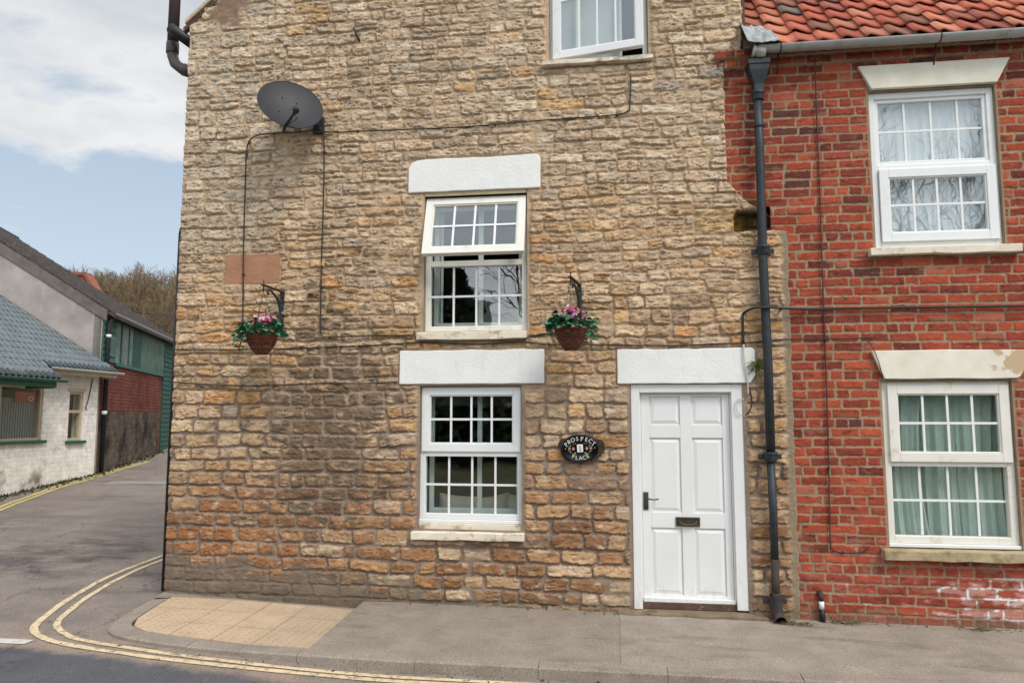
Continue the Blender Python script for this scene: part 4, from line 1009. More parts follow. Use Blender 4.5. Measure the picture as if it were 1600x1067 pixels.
def disc(u, v, r, c, pet=6):
    n = 24; r = r*.8; cc = tuple(q*.6 for q in lin(c))
    m.add([on_sign(u, v, -.0752)]+[on_sign(u+r*(1+.18*math.cos(pet*2*math.pi*k/n))*math.cos(2*math.pi*k/n), v+r*(1+.18*math.cos(pet*2*math.pi*k/n))*math.sin(2*math.pi*k/n), -.0747) for k in range(n)], [(0, k+1, (k+1)%n+1) for k in range(n)], False, cc)
    m.add([on_sign(u+r*.3*math.cos(2*math.pi*k/8), v+r*.3*math.sin(2*math.pi*k/8), -.0756) for k in range(8)], [tuple(range(8))], False, lin((226,190,120)))
for s in (-1, 1):
    disc(s*.062, -.002, .018, (196,150,166)); disc(s*.098, .0, .015, (190,170,70)); disc(s*.088, .024, .014, (70,100,130)); disc(s*.090, -.028, .013, (110,112,150))
    disc(s*.060, .042, .010, (150,56,40)); disc(s*.042, .045, .008, (170,70,40)); disc(s*.048, -.045, .014, (160,160,70)); disc(s*.072, -.048, .009, (90,140,80)); disc(s*.106, -.018, .008, (70,120,60)); disc(s*.108, .018, .008, (90,150,80)); disc(s*.134, .0, .006, (226,226,222))
m.build('flower_motif', attr_mat('painted_motif', .4, 200, .05, .02), sg)

# a tuft of weeds at the end of the door lintel
m = MB(); rr = random.Random(6)
for i in range(70):
    p = Vector((1.285+rr.gauss(0,.02), -.035, 2.215+rr.gauss(0,.02))); d = Vector((rr.gauss(-.25,.6), -rr.random()*.8, rr.gauss(.15,.6))).normalized()*rr.uniform(.05,.13)
    w = Vector((rr.uniform(-1,1), rr.uniform(-1,1), rr.uniform(-1,1))).normalized()*.004
    m.add([p-w, p+w, p+d*.6+w*.8+Vector((0,0,-.01)), p+d+Vector((0,0,-.03))], [(0,1,2,3)], False, lin(rr.choice([(92,104,44),(70,86,38),(120,122,60),(104,84,48)])))
tag(m.build('weed_tuft', M_leaf), 'green weed tuft growing by the drainpipe at the door lintel', 'weed')

# ------------------------------------------------------------------ ground, road, pavement
def ground_mat():
    t = NT('asphalt'); p = t.pos(); s_ = t.n('SeparateXYZ', {0: p}); x, y = s_.outputs[0], s_.outputs[1]
    fine = t.noise(p, 110, 4, .7); mid = t.noise(p, 2.2, 6, .6); big = t.noise(p, .55, 4, .5)
    old = t.mix(t.ramp(mid, [(.3,(0,0,0)),(.7,(1,1,1))]), lin((122,111,104)), lin((142,130,121)))
    st = t.noise(t.n('Mapping', {'Vector': p, 'Scale': (.35,1.6,1.)}).outputs[0], 1.3, 5, .6)
    old = t.mix(t.ramp(st, [(.52,(0,0,0)),(.68,(.55,.55,.55))]), old, lin((92,83,77)))
    # newer dark carriageway along the main road
    edge = t.math('ADD', t.math('ADD', y, t.math('MULTIPLY', t.math('ADD', x, 4.), .085)), t.math('MULTIPLY', t.math('SUBTRACT', t.noise(p, 3.5, 5, .6), .5), .30))
    mk = t.n('MapRange', {'Value': edge, 'From Min': -1.60, 'From Max': -1.74}, interpolation_type='SMOOTHSTEP').outputs[0]
    new = t.mix(t.ramp(mid, [(.3,(0,0,0)),(.7,(1,1,1))]), lin((80,80,84)), lin((98,97,100)))
    # pinkish grit swept to the margin
    e2 = t.n('MapRange', {'Value': edge, 'From Min': -1.1, 'From Max': -1.45}, interpolation_type='SMOOTHSTEP').outputs[0]
    old = t.mix(t.math('MULTIPLY', e2, t.ramp(t.noise(p, 5, 5), [(.35,(.2,.2,.2)),(.6,(.9,.9,.9))])), old, lin((152,134,120)))
    c = t.mix(mk, old, new)
    # black repair smears and hairline cracks
    vd = t.n('VectorMath', {0: p, 1: (-7.2, 1.6, 0)}, operation='DISTANCE').outputs['Value']
    pm = t.ramp(t.math('SUBTRACT', t.noise(t.n('Mapping', {'Vector': p, 'Scale': (.8,1.6,1.)}).outputs[0], 1.7, 6, .65), t.math('MULTIPLY', vd, .16)), [(.30,(0,0,0)),(.46,(.6,.6,.6))])
    c = t.mix(pm, c, lin((70,66,65)))
    wv = t.n('TexVoronoi', {'Vector': t.n('VectorMath', {0: p, 1: t.n('VectorMath', {0: t.n('TexNoise', {'Vector': p, 'Scale': 1.6, 'Detail': 5}).outputs[1], 3: .9}, operation='SCALE').outputs[0]}, operation='ADD').outputs[0], 'Scale': .42}, feature='DISTANCE_TO_EDGE').outputs[0]
    c = t.mix(t.ramp(wv, [(.0,(.5,.5,.5)),(.006,(0,0,0))]), c, lin((52,48,46)))
    c = t.mix(1., c, t.ramp(fine, [(.36,(.55,.55,.55)),(.64,(1.45,1.45,1.45))]), 'MULTIPLY')
    sp = t.n('TexVoronoi', {'Vector': p, 'Scale': 95}).outputs[0]
    c = t.mix(t.ramp(sp, [(.10,(.35,.35,.35)),(.2,(0,0,0))]), c, lin((176,168,160)))
    return t.bsdf(Base_Color=c, Roughness=.9, Normal=t.bump(t.math('ADD', fine, t.math('MULTIPLY', mid, .8)), .7, .008), Specular_IOR_Level=.2)
M_road = ground_mat()
def axis(parts):
    out = []
    for a, b, s in parts: out += list(np.arange(a, b, s))
    return np.array(out+[parts[-1][1]])
xs = axis([(-60,-16,2.),(-16,-1,.15),(-1,14,.6),(14,60,4.)]); ys = axis([(-9.6,-3,.6),(-3,9,.15),(9,16,.3),(16,60,2.)])
X, Y = np.meshgrid(xs, ys); Zr = road_z(X, Y)+.010*fbm(X/1.3, Y/1.3, 5, 3)*sstep(-2.5, -4.5, X)
o = grid_mesh('road', np.stack([X, Y, Zr], -1), np.ones((len(ys)-1, len(xs)-1), bool), M_road); tag(o, kind='structure')
gm = MB(); gm.add([(-900,-900,-.45),(900,-900,-.45),(900,900,-.45),(-900,900,-.45)], [(0,1,2,3)]); tag(gm.build('ground', plain('rough_grass_ground', (92,92,58), .95, .25, .3, bump=.4)), kind='structure')

def pave_mat(name, a, b, seed):
    t = NT(name); p = t.pos(); mid = t.noise(p, 3.2, 6, .62); fine = t.noise(p, 120, 4, .7)
    c = t.mix(t.ramp(mid, [(.32,(0,0,0)),(.68,(1,1,1))]), lin(a), lin(b))
    st = t.noise(t.n('Mapping', {'Vector': p, 'Location': (seed,0,0), 'Scale': (.5,2.,1.)}).outputs[0], 2.2, 6, .65)
    c = t.mix(t.ramp(st, [(.54,(0,0,0)),(.66,(.45,.45,.45))]), c, lin((104,96,88)))
    c = t.mix(t.ramp(t.noise(p, 1.1, 6, .7), [(.60,(0,0,0)),(.72,(.5,.5,.5))]), c, lin((166,150,134)))
    c = t.mix(1., c, t.ramp(fine, [(.36,(.62,.62,.62)),(.64,(1.38,1.38,1.38))]), 'MULTIPLY')
    gum = t.n('TexVoronoi', {'Vector': p, 'Scale': 2.6, 'Randomness': 1.}).outputs[0]
    c = t.mix(t.ramp(gum, [(.022,(.6,.6,.6)),(.034,(0,0,0))]), c, lin((186,176,166)))
    return t.bsdf(Base_Color=c, Roughness=.92, Normal=t.bump(t.math('ADD', fine, mid), .6, .006), Specular_IOR_Level=.15)
M_paveA = pave_mat('footway_tarmac', (134,123,112), (152,141,129), 0); M_paveB = pave_mat('footway_tarmac_older', (138,128,117), (158,147,135), 4)
M_kerb = pave_mat('concrete_kerb', (136,125,114), (154,143,131), 8)
KERB = [(-4.44,.16),(-4.40,-.20),(-4.34,-.60),(-4.25,-.98),(-4.12,-1.18),(-3.90,-1.30),(-3.55,-1.375),(-2.98,-1.41),(-2.1,-1.425),(-1.2,-1.435),(0,-1.44),(1.2,-1.435),(2.7,-1.42),(5,-1.42),(9,-1.42),(14,-1.42)]
def kerb_top(x, y): return np.minimum(pave_z(x, y), road_z(x, y)+.03+.055*sstep(-3.6, -1.6, np.asarray(x)))
def strip_mesh(name, inner, outer, mat, zf, kind='structure'): pass
# footway as a strip from the wall to the kerb line, in two lays of tarmac
kx = np.array([p[0] for p in KERB[7:]]); ky = np.array([p[1] for p in KERB[7:]])
def footway(name, x0, x1, mat, dz=0.):
    us = np.linspace(x0, x1, int((x1-x0)/.12)+2); vv = np.linspace(0, 1, 14); U, V = np.meshgrid(us, vv)
    ye = np.interp(U, kx, ky)+.125; Yv = .06*(1-V)+ye*V
    Zv = pave_z(U, Yv)*(1-V**3)+kerb_top(U, ye)*V**3+.004*fbm(U/.7, Yv/.5, 3, 3)+dz
    o = grid_mesh(name, np.stack([U, Yv, Zv], -1)[:, ::-1], np.ones((13, len(us)-1), bool), mat); return tag(o, kind='structure')
footway('pavement', -2.36, .02, M_paveA); footway('pavement', .02, 14, M_paveB, .004)
# tarmac fringe behind the tactile slabs and round the corner
fr = MB()
def pz(x, y, d=0.): return (x, y, float(np.minimum(pave_z(x, y), road_z(x, y)+.045))+d)
fr.add([pz(-4.42,.10),pz(-4.38,-.22),pz(-4.20,-.20),pz(-2.36,-.085),pz(-2.36,.06)], [(0,1,2,3,4)]); tag(fr.build('pavement', M_paveA), kind='structure')
# kerb stones
def kerbs():
    pts = [Vector((x, y, 0)) for x, y in KERB]; path = smooth_path(pts, 8); L = [0.]
    for a, b in zip(path, path[1:]): L.append(L[-1]+(b-a).length)
    def at(s):
        i = min(max(int(np.searchsorted(L, s))-1, 0), len(path)-2); f = (s-L[i])/max(1e-6, L[i+1]-L[i]); p = path[i].lerp(path[i+1], f); d = (path[i+1]-path[i]).normalized(); return p, d
    s = 0.; k = MB(); r = random.Random(3)
    while s < L[-1]-.3:
        ln = .45 if s < 2.2 else .914; e = min(s+ln, L[-1]); n = 4; vs = []; dz = r.uniform(-.004, .004)
        for i in range(n+1):
            p, d = at(s+.002+(e-s-.004)*i/n); nn = Vector((-d.y, d.x, 0)); w = .125 if s > 2.2 else .17
            q = p+nn*w; zt = float(kerb_top(p.x, p.y))+dz; zi = float(min(pave_z(q.x, q.y)+.004, zt+.01)); zb = float(road_z(p.x, p.y))-.08
            vs += [(p.x-nn.x*.006, p.y-nn.y*.006, zb), (p.x, p.y, zt-.012), (p.x+nn.x*.014, p.y+nn.y*.014, zt), (q.x, q.y, zi), (q.x, q.y, zb)]
        fs = [(5*i+j, 5*i+5+j, 5*i+5+(j+1)%5, 5*i+(j+1)%5) for i in range(n) for j in range(5)]+[(4,3,2,1,0), tuple(5*n+j for j in range(5))]
        k.add(vs, fs); s = e
    tag(k.build('kerb', M_kerb), kind='structure')
kerbs()
# buff tactile slabs with their rows of blisters
t = NT('buff_tactile_slab'); p = t.pos(); sx = t.n('SeparateXYZ', {0: p}).outputs[0]
c = t.mix(t.ramp(t.noise(p, 4, 6, .6), [(.3,(0,0,0)),(.7,(1,1,1))]), lin((180,156,130)), lin((198,176,150)))
gm_ = t.n('MapRange', {'Value': sx, 'From Min': -2.95, 'From Max': -2.82}).outputs[0]
c = t.mix(t.math('MULTIPLY', gm_, .55), c, lin((172,152,130))); c = t.mix(t.ramp(t.noise(p, 2, 6, .7), [(.55,(0,0,0)),(.75,(.5,.5,.5))]), c, lin((140,118,98)))
c = t.mix(1., c, t.ramp(t.noise(p, 130, 3), [(.3,(.85,.85,.85)),(.7,(1.15,1.15,1.15))]), 'MULTIPLY')
M_tact = t.bsdf(Base_Color=c, Roughness=.9, Normal=t.bump(t.noise(p, 120), .4, .004), Specular_IOR_Level=.15)
def in_poly(x, y, P):
    c = False
    for (a, b), (d, e) in zip(P, P[1:]+P[:1]):
        if (b > y) != (e > y) and x < (d-a)*(y-b)/(e-b)+a: c = not c
    return c
TP = [(-4.20,-.19),(-4.16,-.50),(-4.085,-.88),(-3.98,-1.07),(-3.82,-1.17),(-3.5,-1.245),(-2.98,-1.285),(-2.38,-1.295),(-2.38,-.10)]
tb = bmesh.new(); f = tb.faces.new([tb.verts.new((x, y, 0)) for x, y in TP])
for xcut in (-4.0,-3.6,-3.22,-2.875): bmesh.ops.bisect_plane(tb, geom=tb.verts[:]+tb.edges[:]+tb.faces[:], plane_co=(xcut,0,0), plane_no=(1,.03,0))
for ycut in (-.50,-.89): bmesh.ops.bisect_plane(tb, geom=tb.verts[:]+tb.edges[:]+tb.faces[:], plane_co=(-3.2,ycut,0), plane_no=(-.035,1,0))
tc = MB(); r = random.Random(4)
for f in tb.faces:
    cen_ = f.calc_center_median(); P = [v.co+(cen_-v.co).normalized()*.007 for v in f.verts]; dz = r.uniform(0,.003)
    n = len(P); zt = [pz(q.x, q.y, .007+dz)[2] for q in P]
    tc.add([(q.x,q.y,z) for q, z in zip(P, zt)]+[(q.x,q.y,z-.03) for q, z in zip(P, zt)], [tuple(range(n))]+[(i, n+i, n+(i+1)%n, (i+1)%n) for i in range(n)])
tb.free()
for i in range(-4, 32):
    for j in range(20):
        x, y = -4.30+i*.0665+.0, -.145-j*.0665-.004*i*.35
        if in_poly(x-.02, y, TP) and in_poly(x+.02, y, TP) and in_poly(x, y-.02, TP) and in_poly(x, y+.02, TP) and min(abs(x-q) for q in (-4.0,-3.6,-3.22,-2.875)) > .018:
            z = pz(x, y, .009)[2]; n = 8
            tc.add([(x+rr_*math.cos(2*math.pi*k/n), y+rr_*math.sin(2*math.pi*k/n), z+h) for rr_, h in ((.0125,-.004),(.0105,.0075)) for k in range(n)], [(k,(k+1)%n,n+(k+1)%n,n+k) for k in range(n)]+[tuple(range(n,2*n))])
# flip any downward slab tops via recalculated normals
ob = tc.build('tactile_paving', M_tact); bmm = bmesh.new(); bmm.from_mesh(ob.data); bmesh.ops.recalc_face_normals(bmm, faces=bmm.faces); bmm.to_mesh(ob.data); bmm.free(); tag(ob, kind='structure')
m = MB(); q = [(-2.385,-.10),(-2.33,-.095),(-2.33,-1.30),(-2.385,-1.30)]; m.add([pz(x, y, .008) for x, y in q], [(3,2,1,0)]); m.add([pz(-4.24,-.19,.007),pz(-4.24,-.155,.007),pz(-2.33,-.055,.008),pz(-2.33,-.095,.008)], [(0,1,2,3)][::-1]); ob = m.build('edging_strip', M_kerb); tag(ob, kind='structure')
bmm = bmesh.new(); bmm.from_mesh(ob.data); bmesh.ops.recalc_face_normals(bmm, faces=bmm.faces); bmm.to_mesh(ob.data); bmm.free()

# painted lines
def paint_mat(name, rgb, wear):
    t = NT(name); p = t.pos(); w = t.noise(p, 16, 6, .75)
    c = t.mix(t.ramp(t.noise(p, 5, 4), [(.3,(0,0,0)),(.7,(1,1,1))]), tuple(v*.85 for v in lin(rgb)), lin(rgb))
    c = t.mix(t.ramp(w, [(wear,(0,0,0)),(wear+.10,(1,1,1))]), c, lin((128,116,108)))
    c = t.mix(1., c, t.ramp(t.noise(p, 120, 3), [(.3,(.85,.85,.85)),(.7,(1.12,1.12,1.12))]), 'MULTIPLY')
    return t.bsdf(Base_Color=c, Roughness=.85, Normal=t.bump(t.noise(p, 110), .4, .004), Specular_IOR_Level=.2)
M_yellow = paint_mat('worn_yellow_paint', (222,200,162), .52); M_yellow2 = paint_mat('side_yellow_paint', (212,196,128), .60); M_whitep = paint_mat('worn_white_paint', (206,200,194), .56)
def line(name, pts, w, mat, smooth=True, dz=.006):
    P = [Vector((x, y, 0)) for x, y in pts]; P = smooth_path(P, 8) if smooth else [P[0].lerp(P[-1], i/10) for i in range(11)]
    vs = []; r = random.Random(len(pts))
    for i, p in enumerate(P):
        d = (P[min(i+1,len(P)-1)]-P[max(i-1,0)]).normalized(); n = Vector((-d.y, d.x, 0)); ww = w/2*(1+r.uniform(-.10,.10))
        for s in (-1, 1):
            q = p+n*ww*s; vs.append((q.x, q.y, float(road_z(q.x, q.y)+.010*float(fbm(np.array([q.x/1.3]), np.array([q.y/1.3]), 5, 3)[0])*float(sstep(-2.5,-4.5,q.x)))+dz))
    m = MB(); m.add(vs, [(2*i, 2*i+2, 2*i+3, 2*i+1) for i in range(len(P)-1)]); o = m.build(name, mat)
    bmm = bmesh.new(); bmm.from_mesh(o.data); bmesh.ops.recalc_face_normals(bmm, faces=bmm.faces)
    if sum(f.normal.z for f in bmm.faces) < 0: bmesh.ops.reverse_faces(bmm, faces=bmm.faces)
    bmm.to_mesh(o.data); bmm.free(); return tag(o, kind='structure')
line('yellow_road_line', [(-5.75,5.2),(-5.70,3.2),(-5.61,1.81),(-5.54,.84),(-5.30,-.08),(-5.08,-.68),(-4.90,-1.06),(-4.66,-1.29),(-4.27,-1.48),(-3.64,-1.60),(-2.86,-1.635),(-2.15,-1.625),(-1.2,-1.63),(0,-1.64),(3,-1.64),(13,-1.64)], .062, M_yellow)
line('yellow_road_line', [(-5.60,5.2),(-5.55,3.2),(-5.45,1.57),(-5.40,.91),(-5.20,.10),(-4.98,-.53),(-4.78,-.95),(-4.48,-1.22),(-4.14,-1.39),(-3.43,-1.51),(-2.64,-1.545),(-1.51,-1.545),(0,-1.55),(3,-1.55),(13,-1.55)], .055, M_yellow)
line('yellow_road_line', [(-10.0,3.6),(-10.58,4.74),(-10.95,5.81),(-11.18,6.8),(-11.28,7.55),(-11.42,8.5),(-11.75,9.6),(-12.2,11.2)], .075, M_yellow2)
line('yellow_road_line', [(-9.75,3.3),(-10.32,4.47),(-10.72,5.5),(-10.98,6.47),(-11.10,7.26),(-11.24,8.3),(-11.55,9.4),(-12.0,11.0)], .075, M_yellow2)
line('white_road_line', [(-6.0,-1.46),(-4.60,-1.46)], .11, M_whitep, False)
line('pale_road_strip', [(-10.45,7.30),(-7.0,7.50)], .42, paint_mat('pale_concrete_strip', (150,142,134), .72), False)

# crumbs of grit and dead twigs on the pavement
m = MB(); r = random.Random(12)
for i in range(420):
    u = r.random()
    if u < .45: x = r.uniform(-4.6,4.5); y = -1.44-abs(r.gauss(0,.09)); z = float(road_z(x,y))
    elif u < .75: x = r.uniform(-4.2,4.5); y = -abs(r.gauss(.03,.03))-.03; z = float(pave_z(x,y))
    else: x = r.uniform(-7.5,-4.6); y = r.uniform(-1.3,2.5); z = float(road_z(x,y))
    s = r.uniform(.004,.013)
    vs = [(x+r.uniform(-s,s)*1.3, y+r.uniform(-s,s)*1.3, z+r.uniform(0,s)+.003) for _ in range(5)]
    m.add(vs, [(0,1,2),(0,2,3),(1,2,4),(0,3,4),(2,3,4)], False, lin(r.choice([(66,58,50),(92,80,68),(52,46,42),(150,140,128)])))
tag(m.build('grit', attr_mat('grit', .95)), kind='stuff')
for k, (x, y, lab) in enumerate([(1.50,-.17,'small heap of dead twigs on the pavement by the drainpipe foot'), (1.95,-.07,'wisp of dead twigs on the pavement under the brick wall'), (3.0,-.10,'dry plant stalk lying on the pavement below the green curtains')]):
    m = MB(); r = random.Random(k+40)
    for i in range(22):
        a = r.uniform(-.6,.6)+(math.pi if r.random() < .5 else 0); L = r.uniform(.04,.13); p = Vector((x+r.gauss(0,.05), y+r.gauss(0,.025), float(pave_z(x,y))+.012))
        q = p+Vector((math.cos(a)*L, math.sin(a)*L*.6, r.uniform(0,.02))); m.tube([p, p.lerp(q,.5)+Vector((0,.008,.008)), q], .0028, 4, True, lin(r.choice([(104,88,60),(76,64,46),(92,100,52)])))
    tag(m.build('twigs', M_leaf), lab, 'twigs')

# ------------------------------------------------------------------ the white building across the side street
def brickpaint(name, axis_i, c1, c2, mort, bw, rh, ms, bump=.8, dirt=None, dscale=1.5, zdark=None, dpos=(.55,.75)):
    t = NT(name); p = t.obj(); s_ = t.n('SeparateXYZ', {0: p})
    h = s_.outputs[axis_i] if isinstance(axis_i, int) else t.n('VectorMath', {0: p, 1: axis_i}, operation='DOT_PRODUCT').outputs['Value']
    wob = t.n('VectorMath', {0: t.n('TexNoise', {'Vector': p, 'Scale': 3.}).outputs[1], 3: .03}, operation='SCALE').outputs[0]
    v = t.n('VectorMath', {0: t.n('CombineXYZ', {0: h, 1: s_.outputs[2], 2: 0.}).outputs[0], 1: wob}, operation='ADD').outputs[0]
    bk = t.n('TexBrick', {'Vector': v, 'Color1': lin(c1)+(1,), 'Color2': lin(c2)+(1,), 'Mortar': lin(mort)+(1,), 'Scale': 1., 'Mortar Size': ms, 'Mortar Smooth': .4, 'Brick Width': bw, 'Row Height': rh, 'Bias': -.1})
    c = t.mix(1., bk.outputs[0], t.ramp(t.noise(p, 9, 6, .65), [(.25,(.72,.72,.72)),(.75,(1.28,1.28,1.28))]), 'MULTIPLY')
    if dirt:
        nz = t.noise(p, dscale, 7, .68)
        if zdark: nz = t.math('ADD', nz, t.n('MapRange', {'Value': s_.outputs[2], 'From Min': zdark[0], 'From Max': zdark[1], 'To Min': zdark[2], 'To Max': 0.}).outputs[0])
        c = t.mix(t.ramp(nz, [(dpos[0],(0,0,0)),(dpos[1],(1,1,1))]), c, lin(dirt))
    hgt = t.math('ADD', t.math('MULTIPLY', bk.outputs[1], -1.), t.math('MULTIPLY', t.noise(p, 22, 5), .9))
    return t.bsdf(Base_Color=c, Roughness=.9, Normal=t.bump(hgt, bump, .02), Specular_IOR_Level=.15)
white_building = empty('painted_brick_building', (-13, 5, .2), 'low white painted brick building with blue grey tiled roof across the side street', 'building')
M_wbrick = brickpaint('white_painted_brick', 1, (240,234,225), (236,229,219), (226,217,206), .235, .090, .005, .45, dirt=(138,124,102), dscale=1.6, zdark=(.2,1.0,.20), dpos=(.64,.82))
m = MB()
Ya, Yb, Xw = 1.0, 8.25, -11.5
def wall_with_holes(mb, y0, y1, z0, z1, x, t_, holes):
    ys_ = sorted({y0, y1, *[h[0] for h in holes], *[h[1] for h in holes]}); zs_ = sorted({z0, z1, *[h[2] for h in holes], *[h[3] for h in holes]})
    for a, b in zip(ys_, ys_[1:]):
        run = None
        for c, d in zip(zs_, zs_[1:]):
            if any(h[0] <= (a+b)/2 <= h[1] and h[2] <= (c+d)/2 <= h[3] for h in holes):
                if run: mb.box(x-t_, x, a, b, run[0], run[1]); run = None
            else: run = (run[0], d) if run else (c, d)
        if run: mb.box(x-t_, x, a, b, run[0], run[1])
holes = [(5.60,6.66,1.28,2.36), (7.38,7.80,1.24,2.28)]
wall_with_holes(m, Ya, Yb, -.4, 2.98, Xw, .25, holes); m.build('wall', M_wbrick, white_building)
M_greenp = plain('dark_green_gloss_paint', (42,92,70), .4, .12, 8, bump=.1)
M_buffframe = plain('buff_painted_timber', (196,180,152), .6, .08, 8, bump=.1, dirt=(150,134,110), dscale=8, dlo=.6, dhi=.75)
M_sglass = glass_mat('shop_glass', .07)
def swindow(h, sill_c, mull=None, label=None):
    y0, y1, z0, z1 = h; m = MB(); X0 = Xw
    m.box(X0-.12, X0-.03, y0, y0+.05, z0, z1); m.box(X0-.12, X0-.03, y1-.05, y1, z0, z1); m.box(X0-.12, X0-.03, y0+.05, y1-.05, z0, z0+.05); m.box(X0-.12, X0-.03, y0+.05, y1-.05, z1-.05, z1)
    if mull: m.box(X0-.12, X0-.03, y0+.05, y1-.05, mull-.03, mull+.03)
    w = m.build('window', M_buffframe, white_building, .004)
    m = MB(); m.box(X0-.085, X0-.08, y0+.05, y1-.05, z0+.05, z1-.05); m.build('pane', M_sglass, w)
    m = MB(); m.box(X0-.05, X0+.07, y0-.06, y1+.08, z0-.06, z0); m.build('sill', M_greenp, w, .006)
    m = MB(); m.box(X0-.02, X0+.015, y0-.05, y1+.05, z1, z1+.075); m.build('window_head', M_buffframe, w, .004)
    if label: w['label'] = label
    m = MB(); a, b = X0-1.6, X0-.26
    m.box(a-.05, a, y0-.3, y1+.3, z0-.4, z1+.2); m.box(a, b, y0-.35, y0-.3, z0-.4, z1+.2); m.box(a, b, y1+.3, y1+.35, z0-.4, z1+.2); m.box(a, b, y0-.3, y1+.3, z1+.2, z1+.25); m.box(a, b, y0-.3, y1+.3, z0-.45, z0-.4)
    m.build('room_lining', M_interior, w); return w
swindow(holes[0], M_greenp, None, 'wide shop window with grey vertical blinds'); swindow(holes[1], M_greenp, 1.86, 'narrow two light window')
M_vblind = curtain_mat('grey_vertical_blind', (160,165,166), .12)
vb = MB()
for k in range(15):
    y = 5.68+k*.062; a = R(12); vb.box(-.030, .030, -.0012, .0012, 1.33, 2.12 if k < 13 else 2.05, Matrix.Translation((Xw-.15, y, 0)) @ Matrix.Rotation(a+R(90), 4, 'Z'))
tag(vb.build('vertical_blind', M_vblind), 'grey vertical blinds behind the shop window of the white building', 'blind')
bo = MB(); bo.box(Xw-.115, Xw-.10, 6.05, 6.58, 2.04, 2.24); ob = tag(bo.build('signboard', plain('red_signboard', (170,36,38), .5, .1, 6)), 'red signboard hanging inside the shop window of the white building', 'sign')
m = MB(); m.tube([(Xw-.098, 6.45+.06*math.cos(a), 2.11+.035*math.sin(a)) for a in [2*math.pi*k/14 for k in range(15)]], .010, 5); m.build('oval_emblem', M_white, ob)
m = MB(); m.box(Xw, Xw+.06, 5.42, 5.50, .3, 2.66); m.build('corner_post', M_greenp, white_building, .005)
# roof: one slope that rises to the left until it meets the gable of the warehouse
def wroof_z(x): return 2.78+.72*(-11.15-x)
t = NT('blue_grey_concrete_tile'); p = t.obj(); s_ = t.n('SeparateXYZ', {0: p}); v = t.n('CombineXYZ', {0: s_.outputs[1], 1: t.math('MULTIPLY', s_.outputs[0], 1.232), 2: 0.}).outputs[0]
bk = t.n('TexBrick', {'Vector': v, 'Color1': lin((116,124,126))+(1,), 'Color2': lin((106,114,117))+(1,), 'Mortar': lin((70,78,82))+(1,), 'Scale': 1., 'Mortar Size': .016, 'Mortar Smooth': .3, 'Brick Width': .14, 'Row Height': .22, 'Bias': 0.})
c = t.mix(t.ramp(t.noise(p, 2.5, 6, .65), [(.5,(0,0,0)),(.75,(.6,.6,.6))]), bk.outputs[0], lin((128,138,138)))
M_bluetile = t.bsdf(Base_Color=c, Roughness=.75, Normal=t.bump(t.math('MULTIPLY', bk.outputs[1], -1.), .9, .03), Specular_IOR_Level=.3)
def wroof(mb, pts, t_=.06):
    top = [(x, y, wroof_z(x)) for x, y in pts]; n = len(top)
    mb.add(top+[(x, y, z-t_) for x, y, z in top], [tuple(range(n)), tuple(range(2*n-1,n-1,-1))]+[(i, n+i, n+(i+1)%n, (i+1)%n) for i in range(n)])
m = MB(); 
sl_ = math.tan(R(21))
wroof(m, [(-11.13,8.42),(-16.0,8.28-4.5*sl_),(-16.0,.5),(-11.13,.5)]); m.build('roof', M_bluetile, white_building)
# undulating lower edge of tiles: a row of rounded noses along each eaves
def noses(y0, y1, x, name='eaves_tiles'):
    m = MB(); y = y0; k = 0
    while y < y1-.08:
        z = wroof_z(x)-.012; m.tube([(x+.035, y+.08, z-.005), (x-.28, y+.08, wroof_z(x-.28)-.012)], [.036,.030], 8); y += .14
    m.build(name, M_bluetile, white_building)
noses(6.25, 8.40, -11.13); noses(.5, 6.2, -10.80)
m = MB(); wroof(m, [(-10.80,6.22),(-11.13,6.22),(-11.13,.5),(-10.80,.5)]); m.build('lower_roof', M_bluetile, white_building)
m = MB(); m.box(-11.17,-11.14,6.28,8.36,2.62,2.74); m.box(-11.46,-11.17,8.30,8.36,2.60,2.74); m.build('fascia', M_buffframe, white_building)
m = MB(); m.box(-10.86,-10.83,.5,6.18,2.32,2.46); m.box(-11.46,-10.86,6.12,6.18,2.30,2.60); m.build('fascia', M_greenp, white_building)
m = MB(); halfpipe(m, (-11.09,6.30,2.74), (-11.09,8.48,2.735), .055); m.build('gutter', M_greyplastic, white_building)
m = MB(); halfpipe(m, (-10.77,.5,2.49), (-10.77,6.36,2.47), .055); m.build('gutter', M_greenp, white_building)
m = MB(); m.tube(smooth_path([Vector((Xw+.02,8.02,2.60)),Vector((Xw+.02,7.98,2.35)),Vector((Xw+.02,7.90,2.05)),Vector((Xw+.02,7.86,1.95)),Vector((Xw+.02,7.90,1.90))]), .010, 5)
tag(m.build('cable', M_cable), 'thin looping cable on the white building beside its narrow window', 'cable')

# ------------------------------------------------------------------ the warehouse behind it
ad = R(21); dS = Vector((-math.sin(ad), math.cos(ad), 0)); dG = Vector((-math.cos(ad), -math.sin(ad), 0)); p0 = Vector((-11.5, 8.3, 0))
MW_ = Matrix.Translation(p0) @ Matrix((( dG.x, dS.x, 0, 0), (dG.y, dS.y, 0, 0), (0, 0, 1, 0), (0, 0, 0, 1)))   # local x along gable, y along side wall
warehouse = empty('warehouse', (-14, 11, .5), 'old warehouse with grey rendered gable and green clad upper storey', 'warehouse')
t = NT('grey_cement_render'); p = t.pos()
c = t.mix(t.ramp(t.noise(p, 1.2, 6, .62), [(.32,(0,0,0)),(.68,(1,1,1))]), lin((146,138,132)), lin((184,176,170)))
c = t.mix(t.ramp(t.noise(t.n('Mapping', {'Vector': p, 'Scale': (2.2,2.2,.35)}).outputs[0], 1.4, 5, .6), [(.56,(0,0,0)),(.70,(.8,.8,.8))]), c, lin((200,194,190)))
